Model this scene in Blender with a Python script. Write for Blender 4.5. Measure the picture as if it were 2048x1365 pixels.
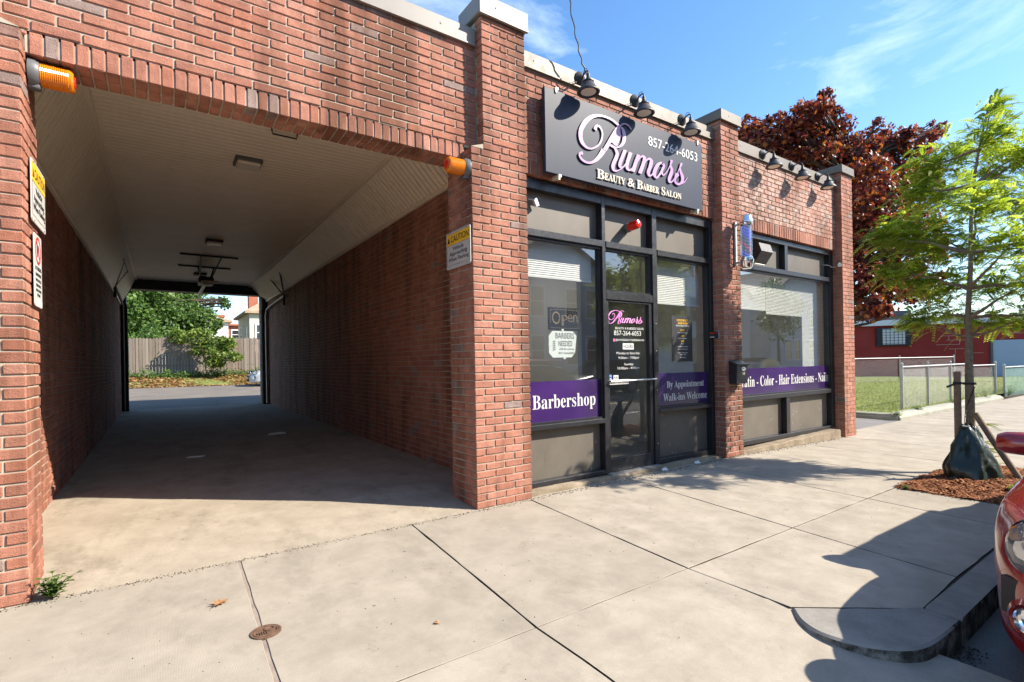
import bpy, math, random
import numpy as np
from mathutils import Vector, Matrix
random.seed(7); RNG = np.random.default_rng(7)
SC = bpy.context.scene
COL = SC.collection
for o in list(bpy.data.objects): bpy.data.objects.remove(o)
R = math.radians

# ------------------------------------------------------------------ camera
CAM = Vector((0.0, -3.92, 1.305))
YAW, ROLL, FPX, CY = 0.60538526, -0.018032, 1018.5, 726.66
fw = Vector((math.sin(YAW), math.cos(YAW), 0)); rt = Vector((math.cos(YAW), -math.sin(YAW), 0)); up = Vector((0, 0, 1))
r2 = rt*math.cos(ROLL) + up*math.sin(ROLL); u2 = -rt*math.sin(ROLL) + up*math.cos(ROLL)
cd = bpy.data.cameras.new('camera'); cam = bpy.data.objects.new('camera', cd); COL.objects.link(cam)
cd.sensor_width = 36.0; cd.sensor_fit = 'HORIZONTAL'; cd.lens = 36.0*FPX/2048.0
cd.shift_x = 0.0; cd.shift_y = (CY-682.5)/2048.0
cd.clip_start = 0.05; cd.clip_end = 600
cam.matrix_world = Matrix(((r2.x, u2.x, -fw.x, CAM.x), (r2.y, u2.y, -fw.y, CAM.y), (r2.z, u2.z, -fw.z, CAM.z), (0, 0, 0, 1)))
SC.camera = cam

# ------------------------------------------------------------------ world, sun, exposure
SUN_FROM = Vector((1.18, -1.0, 1.15)).normalized()
W = bpy.data.worlds.new('World'); SC.world = W; W.use_nodes = True
nt = W.node_tree; bg = nt.nodes['Background']
sky = nt.nodes.new('ShaderNodeTexSky'); sky.sky_type = 'NISHITA'; sky.sun_disc = False
sky.sun_elevation = math.asin(SUN_FROM.z); sky.sun_rotation = math.atan2(SUN_FROM.x, SUN_FROM.y)
sky.altitude = 50; sky.air_density = 1.0; sky.dust_density = 0.4; sky.ozone_density = 2.0
hs = nt.nodes.new('ShaderNodeHueSaturation'); hs.inputs['Saturation'].default_value = 1.2; hs.inputs['Value'].default_value = 1.0
tc = nt.nodes.new('ShaderNodeTexCoord'); mp = nt.nodes.new('ShaderNodeMapping'); mp.inputs['Scale'].default_value = (2.0, 2.0, 5.5)
mp.inputs['Rotation'].default_value = (0.25, 0.1, 0.5)
no = nt.nodes.new('ShaderNodeTexNoise'); no.inputs['Scale'].default_value = 1.5; no.inputs['Detail'].default_value = 9; no.inputs['Roughness'].default_value = 0.62
no.inputs['Distortion'].default_value = 0.6
rmp = nt.nodes.new('ShaderNodeValToRGB'); rmp.color_ramp.elements[0].position = 0.50; rmp.color_ramp.elements[0].color = (0, 0, 0, 1)
rmp.color_ramp.elements[1].position = 0.80; rmp.color_ramp.elements[1].color = (0.6, 0.6, 0.6, 1)
mx = nt.nodes.new('ShaderNodeMixRGB'); mx.inputs[2].default_value = (5.2, 5.9, 7.0, 1)
nt.links.new(sky.outputs[0], hs.inputs['Color']); nt.links.new(tc.outputs['Generated'], mp.inputs[0]); nt.links.new(mp.outputs[0], no.inputs['Vector'])
nt.links.new(no.outputs['Fac'], rmp.inputs[0]); nt.links.new(rmp.outputs[0], mx.inputs[0]); nt.links.new(hs.outputs[0], mx.inputs[1])
nt.links.new(mx.outputs[0], bg.inputs[0]); bg.inputs[1].default_value = 0.102

sd = bpy.data.lights.new('sun', 'SUN'); sd.energy = 4.0; sd.angle = R(0.53); sd.color = (1.0, 0.915, 0.79)
sun = bpy.data.objects.new('sun', sd); COL.objects.link(sun); sun.location = (20, -17, 20)
sun.rotation_euler = (-SUN_FROM).to_track_quat('-Z', 'Y').to_euler()
vs = SC.view_settings; vs.view_transform = 'Standard'; vs.look = 'None'; vs.gamma = 1.0; vs.use_curve_mapping = False; vs.exposure = 1.58
SC.cycles.max_bounces = 16; SC.cycles.diffuse_bounces = 10; SC.cycles.transparent_max_bounces = 24; SC.cycles.glossy_bounces = 4
SC.cycles.caustics_reflective = False; SC.cycles.caustics_refractive = False
try: SC.cycles.use_denoising = True
except Exception: pass

# ------------------------------------------------------------------ mesh helpers
class MB:
    def __init__(s): s.v = []; s.f = []; s.m = []; s.t = []
    def add(s, vs, fs, m=0, t=0.5):
        b = len(s.v); s.v.extend(vs)
        for f in fs: s.f.append(tuple(b+i for i in f)); s.m.append(m); s.t.append(t)
        return s
    def box(s, x0, x1, y0, y1, z0, z1, m=0, t=0.5, bev=0.0):
        if bev <= 0:
            return s.add([(x0,y0,z0),(x1,y0,z0),(x1,y1,z0),(x0,y1,z0),(x0,y0,z1),(x1,y0,z1),(x1,y1,z1),(x0,y1,z1)],
                  [(0,3,2,1),(4,5,6,7),(0,1,5,4),(1,2,6,5),(2,3,7,6),(3,0,4,7)], m, t)
        b = min(bev, (x1-x0)*.45, (y1-y0)*.45, (z1-z0)*.45)
        V = []
        for sx in (0,1):
            for sy in (0,1):
                for sz in (0,1):
                    X=(x0,x1)[sx]; Y=(y0,y1)[sy]; Z=(z0,z1)[sz]; dx=b*(1-2*sx); dy=b*(1-2*sy); dz=b*(1-2*sz)
                    V += [(X,Y+dy,Z+dz),(X+dx,Y,Z+dz),(X+dx,Y+dy,Z)]
        s.add(V, BEVF, m, t); return s
    def obox(s, o, ax, ay, az, m=0, t=0.5):       # oriented box: centre o, half axes
        o=Vector(o); ax=Vector(ax); ay=Vector(ay); az=Vector(az); V=[]
        for k in ((-1,-1,-1),(1,-1,-1),(1,1,-1),(-1,1,-1),(-1,-1,1),(1,-1,1),(1,1,1),(-1,1,1)): V.append(tuple(o+ax*k[0]+ay*k[1]+az*k[2]))
        return s.add(V,[(0,3,2,1),(4,5,6,7),(0,1,5,4),(1,2,6,5),(2,3,7,6),(3,0,4,7)],m,t)
    def prism(s, poly, z0, z1, m=0, t=0.5, f=None):   # polygon (ccw) in xy, extruded in z; f maps (u,v,w)->xyz
        n=len(poly); f=f or (lambda a,b,c:(a,b,c))
        V=[f(a,b,z0) for a,b in poly]+[f(a,b,z1) for a,b in poly]
        F=[tuple(range(n-1,-1,-1)),tuple(range(n,2*n))]+[(i,(i+1)%n,n+(i+1)%n,n+i) for i in range(n)]
        return s.add(V,F,m,t)
    def tube(s, pts, rad, n=8, m=0, t=0.5, caps=True):
        pts=[Vector(p) for p in pts]; k=len(pts); rad=rad if hasattr(rad,'__len__') else [rad]*k
        V=[]; F=[]; prev=None
        for i,p in enumerate(pts):
            d=(pts[min(i+1,k-1)]-pts[max(i-1,0)]).normalized()
            a=prev if prev is not None else (Vector((0,0,1)) if abs(d.z)<.9 else Vector((1,0,0)))
            a=(a-d*a.dot(d)).normalized(); prev=a; b=d.cross(a)
            for j in range(n):
                th=2*math.pi*j/n; V.append(tuple(p+(a*math.cos(th)+b*math.sin(th))*rad[i]))
        for i in range(k-1):
            for j in range(n): F.append((i*n+j,i*n+(j+1)%n,(i+1)*n+(j+1)%n,(i+1)*n+j))
        if caps: F.append(tuple(range(n-1,-1,-1))); F.append(tuple((k-1)*n+j for j in range(n)))
        return s.add(V,F,m,t)
    def lathe(s, prof, n=24, o=(0,0,0), axis=(0,0,1), m=0, t=0.5):   # prof: (radius, height along axis)
        d=Vector(axis).normalized(); a=Vector((1,0,0)) if abs(d.x)<.9 else Vector((0,1,0)); a=(a-d*a.dot(d)).normalized(); b=d.cross(a); o=Vector(o)
        V=[]; F=[]; k=len(prof)
        for r_,h in prof:
            for j in range(n):
                th=2*math.pi*j/n; V.append(tuple(o+d*h+(a*math.cos(th)+b*math.sin(th))*max(r_,1e-4)))
        for i in range(k-1):
            for j in range(n): F.append((i*n+j,i*n+(j+1)%n,(i+1)*n+(j+1)%n,(i+1)*n+j))
        return s.add(V,F,m,t)
    def quad(s,a,b,c,d,m=0,t=0.5): return s.add([tuple(a),tuple(b),tuple(c),tuple(d)],[(0,1,2,3)],m,t)
    def mesh(s,name,mats,base=(0,0,0),smooth=False):
        me=bpy.data.meshes.new(name); b=Vector(base)
        V=np.array(s.v,dtype=float).reshape(-1,3)-np.array(b); me.from_pydata(V.tolist(),[],s.f)
        for mt in (mats if isinstance(mats,(list,tuple)) else [mats]): me.materials.append(mt)
        if any(s.m): me.polygons.foreach_set('material_index',np.array(s.m,dtype=np.int32))
        at=me.attributes.new('tint','FLOAT','FACE'); at.data.foreach_set('value',np.array(s.t,dtype=np.float32))
        if smooth:
            me.polygons.foreach_set('use_smooth',np.ones(len(s.f),dtype=bool))
            try: me.set_sharp_from_angle(angle=R(40))
            except Exception: pass
        me.update(); return me
    def build(s,name,mats,parent=None,loc=None,smooth=False):
        wl=Vector(parent['_wl']) if parent is not None else Vector(loc or (0,0,0))
        o=bpy.data.objects.new(name,s.mesh(name,mats,wl,smooth)); COL.objects.link(o)
        if parent is not None: o.parent=parent
        else: o.location=wl
        o['_wl']=tuple(wl); return o
# bevel-box faces: corner index c=(sx*4+sy*2+sz), verts 3c..3c+2 = (x-face, y-face, z-face)
def _bevf():
    c=lambda x,y,z:3*(x*4+y*2+z); F=[]
    def orient(f,nrm,co):
        a,b,cc=co[f[0]],co[f[1]],co[f[2]]; n=(b-a).cross(cc-a)
        return tuple(f) if n.dot(nrm)>0 else tuple(reversed(f))
    co={}
    for x in (0,1):
        for y in (0,1):
            for z in (0,1):
                d=.1; dx=d*(1-2*x); dy=d*(1-2*y); dz=d*(1-2*z)
                co[c(x,y,z)]=Vector((x,y+dy,z+dz)); co[c(x,y,z)+1]=Vector((x+dx,y,z+dz)); co[c(x,y,z)+2]=Vector((x+dx,y+dy,z))
    for s in (0,1):
        F.append(orient([c(s,0,0),c(s,1,0),c(s,1,1),c(s,0,1)],Vector((2*s-1,0,0)),co))
        F.append(orient([c(0,s,0)+1,c(1,s,0)+1,c(1,s,1)+1,c(0,s,1)+1],Vector((0,2*s-1,0)),co))
        F.append(orient([c(0,0,s)+2,c(1,0,s)+2,c(1,1,s)+2,c(0,1,s)+2],Vector((0,0,2*s-1)),co))
    for x in (0,1):
        for y in (0,1): F.append(orient([c(x,y,0),c(x,y,1),c(x,y,1)+1,c(x,y,0)+1],Vector((2*x-1,2*y-1,0)),co))
        for z in (0,1): F.append(orient([c(x,0,z),c(x,1,z),c(x,1,z)+2,c(x,0,z)+2],Vector((2*x-1,0,2*z-1)),co))
    for y in (0,1):
        for z in (0,1): F.append(orient([c(0,y,z)+1,c(1,y,z)+1,c(1,y,z)+2,c(0,y,z)+2],Vector((0,2*y-1,2*z-1)),co))
    for x in (0,1):
        for y in (0,1):
            for z in (0,1): F.append(orient([c(x,y,z),c(x,y,z)+1,c(x,y,z)+2],Vector((2*x-1,2*y-1,2*z-1)),co))
    return F
BEVF=_bevf()

def thing(name,label,cat,loc,group=None,kind=None,rz=0):
    o=bpy.data.objects.new(name,None); COL.objects.link(o); o.location=loc; o.rotation_euler=(0,0,rz); o['_wl']=tuple(loc)
    o.empty_display_size=.1; tag(o,label,cat,group,kind); return o
def tag(o,label=None,cat=None,group=None,kind=None):
    if label: o['label']=label
    if cat: o['category']=cat
    if group: o['group']=group
    if kind: o['kind']=kind
    return o
def copy_tree(o,parent=None):
    c=o.copy(); COL.objects.link(c)
    if parent is not None: c.parent=parent
    for ch in list(o.children): copy_tree(ch,c)
    return c
def catmull(P,n=6):
    P=[Vector(p) for p in P]; out=[]
    for i in range(len(P)-1):
        p0=P[max(i-1,0)];p1=P[i];p2=P[i+1];p3=P[min(i+2,len(P)-1)]
        for k in range(n):
            t=k/n; out.append(0.5*((2*p1)+(p2-p0)*t+(2*p0-5*p1+4*p2-p3)*t*t+(3*p1-p0-3*p2+p3)*t**3))
    out.append(P[-1]); return out

# ------------------------------------------------------------------ text
def serif(st):
    r=''
    for ch in st:
        if 'A'<=ch<='Z': r+=chr(0x1D400+ord(ch)-65)
        elif 'a'<=ch<='z': r+=chr(0x1D41A+ord(ch)-97)
        else: r+=ch
    return r
def text_geo(body,extr=0.0,off=0.0,space=1.0):
    c=bpy.data.curves.new('t','FONT'); c.body=body; c.size=1; c.offset=off; c.extrude=extr; c.resolution_u=3; c.space_character=space
    o=bpy.data.objects.new('t',c); COL.objects.link(o); bpy.context.view_layer.update()
    me=bpy.data.meshes.new_from_object(o.evaluated_get(bpy.context.evaluated_depsgraph_get()))
    V=np.zeros(len(me.vertices)*3); me.vertices.foreach_get('co',V); V=V.reshape(-1,3); F=[tuple(p.vertices) for p in me.polygons]
    bpy.data.objects.remove(o); bpy.data.curves.remove(c); bpy.data.meshes.remove(me); return V,F
def text(mb,body,u0,u1,v0,v1,O,U,Vv,depth=.0012,m=0,srf=False,off=0.0,small=None,space=1.0):
    """glyphs of body fitted to the box u0..u1, v0..v1 of the plane O + U*u + V*v; depth out along U x V"""
    V,F=text_geo(serif(body) if srf else body,.5,off,space)
    lo=V.min(0); hi=V.max(0); O=np.array(O,float); U=np.array(U,float); Vv=np.array(Vv,float); N=np.cross(U,Vv)
    u=u0+(V[:,0]-lo[0])/(hi[0]-lo[0])*(u1-u0); v=v0+(V[:,1]-lo[1])/max(hi[1]-lo[1],1e-6)*(v1-v0); w=(V[:,2]+.5)*depth
    P=O+u[:,None]*U+v[:,None]*Vv+w[:,None]*N
    mb.add([tuple(p) for p in P],F,m); return mb
FAC=((1,0,0),(0,0,1))   # facade text axes (normal -y)
# ------------------------------------------------------------------ materials
class NB:
    def __init__(s,name):
        s.mat=bpy.data.materials.new(name); s.mat.use_nodes=True; s.t=s.mat.node_tree; s.p=s.t.nodes['Principled BSDF']; s.out=s.t.nodes['Material Output']
        s._pos=None
    def n(s,ty,**k):
        x=s.t.nodes.new(ty)
        for a,b in k.items():
            if a in x.inputs.keys() if isinstance(a,str) else False: x.inputs[a].default_value=b
            else: setattr(x,a,b)
        return x
    def l(s,a,b): s.t.links.new(a,b)
    def pos(s):
        if s._pos is None: s._pos=s.n('ShaderNodeNewGeometry').outputs['Position']
        return s._pos
    def map(s,scale=(1,1,1),rot=(0,0,0),src=None):
        m=s.n('ShaderNodeMapping'); m.inputs['Scale'].default_value=scale; m.inputs['Rotation'].default_value=rot; s.l(src or s.pos(),m.inputs[0]); return m.outputs[0]
    def noise(s,scale,detail=4,rough=.55,vec=None,dist=0.0):
        x=s.n('ShaderNodeTexNoise'); x.inputs['Scale'].default_value=scale; x.inputs['Detail'].default_value=detail; x.inputs['Roughness'].default_value=rough; x.inputs['Distortion'].default_value=dist
        s.l(vec or s.pos(),x.inputs['Vector']); return x.outputs['Fac']
    def voro(s,scale,vec=None,feature='F1'):
        x=s.n('ShaderNodeTexVoronoi'); x.feature=feature; x.inputs['Scale'].default_value=scale; s.l(vec or s.pos(),x.inputs['Vector']); return x.outputs['Distance']
    def ramp(s,fac,stops):
        x=s.n('ShaderNodeValToRGB'); e=x.color_ramp.elements
        while len(e)<len(stops): e.new(.5)
        for i,(p,c) in enumerate(stops):
            e[i].position=p; c=(c,c,c) if not hasattr(c,'__len__') else c; e[i].color=(*c[:3],1)
        s.l(fac,x.inputs[0]); return x.outputs[0]
    def mix(s,fac,a,b,mode='MIX'):
        x=s.n('ShaderNodeMixRGB'); x.blend_type=mode
        for i,q in ((0,fac),(1,a),(2,b)):
            if hasattr(q,'is_linked'): s.l(q,x.inputs[i])
            elif hasattr(q,'__len__'): x.inputs[i].default_value=(*q[:3],1)
            else: x.inputs[i].default_value=q if i==0 else (q,q,q,1)
        return x.outputs[0]
    def attr(s,name='tint'):
        x=s.n('ShaderNodeAttribute'); x.attribute_name=name; return x.outputs['Fac']
    def sep(s,i):
        x=s.n('ShaderNodeSeparateXYZ'); s.l(s.pos(),x.inputs[0]); return x.outputs[i]
    def math(s,op,a,b=0.0,clamp=False):
        x=s.n('ShaderNodeMath'); x.operation=op; x.use_clamp=clamp
        for i,q in ((0,a),(1,b)):
            if hasattr(q,'is_linked'): s.l(q,x.inputs[i])
            else: x.inputs[i].default_value=q
        return x.outputs[0]
    def bump(s,h,st=.3,d=.01):
        x=s.n('ShaderNodeBump'); x.inputs['Strength'].default_value=st; x.inputs['Distance'].default_value=d; s.l(h,x.inputs['Height']); s.l(x.outputs[0],s.p.inputs['Normal']); return x
    def set(s,col=None,rough=None,metal=None,spec=None):
        for k,q in (('Base Color',col),('Roughness',rough),('Metallic',metal),('Specular IOR Level',spec)):
            if q is None: continue
            if hasattr(q,'is_linked'): s.l(q,s.p.inputs[k])
            elif hasattr(q,'__len__'): s.p.inputs[k].default_value=(*q[:3],1)
            else: s.p.inputs[k].default_value=q
        return s
def M(name,col,rough=.6,metal=0.0,spec=.4,var=.12,scale=6,bump=0.0):
    b=NB(name); n=b.noise(scale,5,.6)
    c=b.mix(b.ramp(n,[(.3,0.0),(.75,1.0)]),[x*(1-var) for x in col],[min(1,x*(1+var)) for x in col])
    b.set(c,b.ramp(b.noise(scale*3.1,3),[(.3,max(0,rough-.06)),(.7,min(1,rough+.06))]),metal,spec)
    if bump: b.bump(b.noise(scale*8,4),bump,.004)
    return b.mat
def leafmat(name,cols,trans=.35,rough=.5):
    b=NB(name); c=b.ramp(b.attr(),[(i/(len(cols)-1),q) for i,q in enumerate(cols)]); b.set(c,rough,0,.3)
    tr=b.n('ShaderNodeBsdfTranslucent'); b.l(b.mix(1.0,c,(1.35,1.35,.9),'MULTIPLY'),tr.inputs[0])
    mx=b.n('ShaderNodeMixShader'); mx.inputs[0].default_value=trans; b.l(b.p.outputs[0],mx.inputs[1]); b.l(tr.outputs[0],mx.inputs[2]); b.l(mx.outputs[0],b.out.inputs[0]); return b.mat
def brickmat(name,pale=0.0,hue=(0,0,0)):
    b=NB(name)
    base=b.ramp(b.attr(),[(0,(.34,.255,.225)),(.07,(.29,.215,.19)),(.10,(.355,.155,.108)),(.35,(.425,.188,.128)),(.6,(.46,.215,.15)),(.8,(.41,.165,.105)),(1,(.49,.245,.18))])
    n1=b.noise(9,6,.65); c=b.mix(b.ramp(n1,[(.34,0),(.66,1)]),b.mix(1,base,(.66,.62,.60),'MULTIPLY'),base)
    n2=b.noise(60,5,.7); c=b.mix(b.ramp(n2,[(.56,0),(.70,.6)]),c,(.12,.052,.038))             # dark drag marks
    st=b.noise(1.1,5,.6,b.map((2.6,2.6,.35))); c=b.mix(b.ramp(st,[(.46,0),(.62,.72)]),c,(.10,.038,.018))   # run-down stains
    wf=b.noise(2.3,6,.7); c=b.mix(b.ramp(wf,[(.60,0),(.85,.35+pale*.3)]),c,(.42,.32,.28))                 # bloom
    if pale:
        w2=b.noise(14,4,.7); c=b.mix(b.math('MULTIPLY',b.ramp(w2,[(.40,0),(.66,.8)]),b.ramp(b.noise(.9,3),[(.34,0),(.52,1)])),c,(.50,.40,.35))
    b.set(c,b.ramp(n1,[(.3,.72),(.7,.92)]),0,.25)
    h=b.mix(.5,b.noise(34,6,.72,b.map((1,1,2.6))),b.noise(130,3)); b.bump(h,.8,.012); return b.mat
def mortarmat(name,c0,c1):
    b=NB(name); n=b.noise(12,5,.6); b.set(b.mix(b.ramp(n,[(.3,0),(.7,1)]),c0,c1),.95,0,.1); b.bump(b.noise(220,3),.4,.003); return b.mat
def concrete(name,c0,c1,broom=0.0,stain=0.5,spots=True):
    b=NB(name); n=b.noise(3.2,8,.7); c=b.mix(b.ramp(n,[(.36,0),(.64,1)]),c0,c1)
    c=b.mix(b.math('MULTIPLY',b.attr(),.38),c,[x*.80 for x in c0]); n2=b.noise(1.9,8,.75,b.map((1,.55,1))); c=b.mix(b.ramp(n2,[(.52,0),(.66,stain*.8)]),c,[x*.62 for x in c0])
    fine=b.noise(160,3,.7); c=b.mix(b.ramp(fine,[(.30,.28),(.5,0)]),c,[x*.55 for x in c0]); c=b.mix(b.ramp(fine,[(.6,0),(.8,.25)]),c,[min(1,x*1.35) for x in c1])
    if spots:
        v=b.voro(3.1,b.map((1,1.25,1))); c=b.mix(b.ramp(v,[(.026,.7),(.042,0)]),c,(.05,.045,.04))     # gum spots
        st=b.noise(4.0,6,.75); c=b.mix(b.ramp(st,[(.60,0),(.72,.5)]),c,(.15,.11,.075)); ck=b.n('ShaderNodeTexVoronoi'); ck.feature='DISTANCE_TO_EDGE'; ck.inputs['Scale'].default_value=.55; wv=b.n('ShaderNodeVectorMath'); nz=b.n('ShaderNodeTexNoise'); nz.inputs['Scale'].default_value=3; b.l(b.pos(),nz.inputs['Vector']); b.l(b.pos(),wv.inputs[0]); b.l(nz.outputs['Color'],wv.inputs[1]); b.l(wv.outputs[0],ck.inputs['Vector']); c=b.mix(b.math('MULTIPLY',b.ramp(ck.outputs['Distance'],[(.002,.7),(.006,0)]),b.ramp(b.noise(.8,2),[(.88,0),(.94,1)])),c,(.09,.075,.06))
    b.set(c,.9,0,.2)
    h=b.mix(.5,b.noise(190,4,.7),b.noise(30,4))
    if broom:
        w=b.n('ShaderNodeTexWave'); w.inputs['Scale'].default_value=55; w.inputs['Distortion'].default_value=2.5; w.inputs['Detail'].default_value=2; b.l(b.map((1,.08,1)),w.inputs['Vector']); h=b.mix(broom,h,w.outputs['Fac'])
    b.bump(h,.42,.004); return b.mat
def glassmat(name,tint=(.93,.95,.94),refl=3.6,dirt=.02):
    b=NB(name); b.t.nodes.remove(b.p); tr=b.n('ShaderNodeBsdfTransparent'); tr.inputs[0].default_value=(*tint,1)
    gl=b.n('ShaderNodeBsdfGlossy'); gl.inputs['Roughness'].default_value=.004; fr=b.n('ShaderNodeFresnel'); bf=b.n('ShaderNodeNewGeometry').outputs['Backfacing']; b.l(b.math('SUBTRACT',1.52,b.math('MULTIPLY',bf,1.52-1/1.52)),fr.inputs[0])
    f=b.math('MULTIPLY',fr.outputs[0],refl,True); m1=b.n('ShaderNodeMixShader'); b.l(f,m1.inputs[0]); b.l(tr.outputs[0],m1.inputs[1]); b.l(gl.outputs[0],m1.inputs[2])
    df=b.n('ShaderNodeBsdfDiffuse'); df.inputs[0].default_value=(.6,.58,.54,1); m2=b.n('ShaderNodeMixShader')
    b.l(b.ramp(b.noise(3.5,7,.75,b.map((1,1,.5))),[(.45,dirt*.4),(.75,dirt*2)]),m2.inputs[0]); b.l(m1.outputs[0],m2.inputs[1]); b.l(df.outputs[0],m2.inputs[2]); b.l(m2.outputs[0],b.out.inputs[0]); return b.mat
def panelmat(name,col):
    b=NB(name); c=b.mix(b.ramp(b.noise(2.5,6,.6,b.map((1,1,.6))),[(.35,0),(.7,1)]),[x*.85 for x in col],[x*1.15 for x in col])
    c=b.mix(b.ramp(b.noise(16,4,.7,b.map((1,1,.18))),[(.63,0),(.70,.55)]),c,(.09,.075,.06))          # drips
    v=b.voro(15,b.map((1.3,1,.55))); low=b.ramp(b.sep(2),[(.0,1.0),(.72,.9),(.9,0)])
    sp=b.math('MULTIPLY',b.ramp(v,[(.10,1),(.17,0)]),b.math('MULTIPLY',low,b.ramp(b.noise(2.2,3),[(.50,0),(.56,1)])))
    c=b.mix(b.math('MULTIPLY',sp,.75),c,(.40,.36,.30)); b.set(c,.5,0,.35); b.bump(b.noise(70,3),.08,.002); return b.mat
def asphalt(name,k=1.0,w=(1,1,1)):
    b=NB(name); n=b.noise(1.0,6,.65); c=b.mix(b.ramp(n,[(.3,0),(.7,1)]),(.05*k*w[0],.048*k*w[1],.047*k*w[2]),(.085*k*w[0],.08*k*w[1],.076*k*w[2])); v=b.voro(180); c=b.mix(b.ramp(v,[(.1,.5),(.5,0)]),c,(.16*k,.15*k,.14*k))
    b.set(c,.88,0,.3); b.bump(b.mix(.5,v,b.noise(90,3)),.5,.006); return b.mat
BRICK=brickmat('red_brick'); BRICKP=brickmat('red_brick_weathered',1.0)
MORT=mortarmat('mortar_buff',(.33,.285,.225),(.44,.385,.31)); MORTD=mortarmat('mortar_grey',(.22,.17,.14),(.32,.27,.22))
SIDEW=concrete('sidewalk_concrete',(.285,.25,.20),(.385,.34,.276),.13,.5); DRIVE=concrete('driveway_concrete',(.29,.247,.19),(.40,.347,.272),0,.85)
SILLC=concrete('old_sill_concrete',(.20,.155,.105),(.34,.28,.205),0,.6,False); KERB=concrete('granite_kerb',(.20,.185,.16),(.30,.28,.25),0,.5,False)
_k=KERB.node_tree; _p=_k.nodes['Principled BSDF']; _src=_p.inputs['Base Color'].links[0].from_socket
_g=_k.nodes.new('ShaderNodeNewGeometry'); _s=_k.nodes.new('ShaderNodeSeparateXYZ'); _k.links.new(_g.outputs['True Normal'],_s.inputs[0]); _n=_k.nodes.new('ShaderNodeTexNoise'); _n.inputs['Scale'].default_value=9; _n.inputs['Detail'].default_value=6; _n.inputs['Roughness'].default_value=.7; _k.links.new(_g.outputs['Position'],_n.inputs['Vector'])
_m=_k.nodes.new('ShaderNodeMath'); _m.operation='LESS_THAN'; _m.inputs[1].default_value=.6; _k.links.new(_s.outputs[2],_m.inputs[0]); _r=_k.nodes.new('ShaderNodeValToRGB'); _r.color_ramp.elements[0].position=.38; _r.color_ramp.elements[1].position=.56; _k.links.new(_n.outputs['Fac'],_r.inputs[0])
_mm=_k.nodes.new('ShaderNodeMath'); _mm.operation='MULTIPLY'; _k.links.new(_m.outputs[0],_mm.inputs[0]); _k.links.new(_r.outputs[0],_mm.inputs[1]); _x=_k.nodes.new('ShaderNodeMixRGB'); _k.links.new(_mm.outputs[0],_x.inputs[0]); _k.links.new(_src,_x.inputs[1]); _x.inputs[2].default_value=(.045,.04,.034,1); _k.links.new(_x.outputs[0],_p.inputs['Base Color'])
MOSSK=concrete('mossy_kerb',(.27,.27,.22),(.40,.38,.31),0,.5,False)
JOINT=M('joint_dirt',(.06,.048,.036),.95,0,.1,.5,40); ASPH=asphalt('asphalt',2.2); ASPHL=asphalt('worn_asphalt',1.9,(1.12,1.0,.85))
SOFFIT=M('cream_soffit',(.82,.73,.58),.45,0,.4,.05,2.5); SOFFITD=M('cream_trim',(.74,.66,.53),.45,0,.4,.04,3)
COPT=M('taupe_coping_metal',(.14,.113,.085),.50,.0,.4,.14,3); COPG=M('sunlit_pale_coping_metal',(.23,.208,.185),.45,.0,.45,.08,3)  # COPG: grey-beige coping, the sun's reflection put into its paler base colour
BLACKF=M('black_anodised_frame',(.028,.028,.032),.34,.3,.5,.25,9,.05); PANEL=panelmat('taupe_panel',(.122,.106,.086))
GLASS=glassmat('window_glass'); GLASSD=glassmat('door_glass',(.70,.73,.72),2.1,.012)
def film(name,c0,c1):
    b=NB(name); b.set(b.mix(b.ramp(b.noise(1.4,3,.5),[(.35,0),(.7,1)]),c0,c1),.16,0,.5); return b.mat
FILM=film('purple_film',(.026,.012,.06),(.050,.020,.115)); WHITE=M('white_vinyl',(.56,.56,.54),.4,0,.4,.03); BLACK=M('black_paint',(.015,.015,.016),.4,0,.5,.2)
SIGNB=NB('navy_sign_board'); SIGNB.set(SIGNB.mix(SIGNB.ramp(SIGNB.noise(3,5,.6,SIGNB.map((1,1,.3))),[(.3,0),(.7,1)]),(.026,.033,.052),(.037,.045,.068)),.45,.0,.14); SIGNB=SIGNB.mat
def pinkmat(name,k=1.0,pl=(.32,.16,.36),pd=(.42,.30,.40)):
    b=NB(name); b.set(b.mix(b.ramp(b.noise(1.9,2,.5,b.map((2.2,1,.5),(0,.6,0))),[(.36,0),(.62,1)]),pl,pd),.35,0,.4); return b.mat
PINK=pinkmat('lilac_letter_face'); PINKD=M('dark_letter_side',(.10,.06,.09),.5); CREAM=M('cream_letter',(.58,.53,.43),.4,0,.4,.03)
CREAMD=M('letter_side_olive',(.16,.13,.07),.6); MAG=pinkmat('magenta_decal',1,(.62,.17,.50),(.75,.35,.62))
METAL=M('galvanised_steel',(.42,.42,.41),.5,.7,.5,.15,12); CHROME=M('chrome',(.80,.80,.82),.08,1.0,.5,.03); LAMPB=M('black_lamp_enamel',(.035,.036,.04),.55,0,.4,.2,20,.1)
LENSW=M('frosted_lens',(.66,.60,.50),.35,0,.4,.05); WHITEP=M('white_paint',(.78,.77,.74),.5,0,.4,.06); GREYP=M('grey_plastic',(.10,.105,.11),.45)
def lens(name,col,tr=.35):
    b=NB(name); w=b.n('ShaderNodeTexWave'); w.inputs['Scale'].default_value=1; b.set(col,.15,0,.6); b.p.inputs['Transmission Weight'].default_value=tr; b.p.inputs['IOR'].default_value=1.45
    b.p.inputs['Subsurface Weight'].default_value=.25; b.p.inputs['Subsurface Radius'].default_value=(.03,.012,.004); b.bump(b.n('ShaderNodeTexWave').outputs['Fac'],0,.001); return b.mat
AMBER=lens('amber_lens',(1.0,.28,.01)); REDL=lens('red_lens',(.85,.03,.015),.2); CLEAR=glassmat('clear_tube',(.97,.97,.98),1.2,.01)
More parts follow.
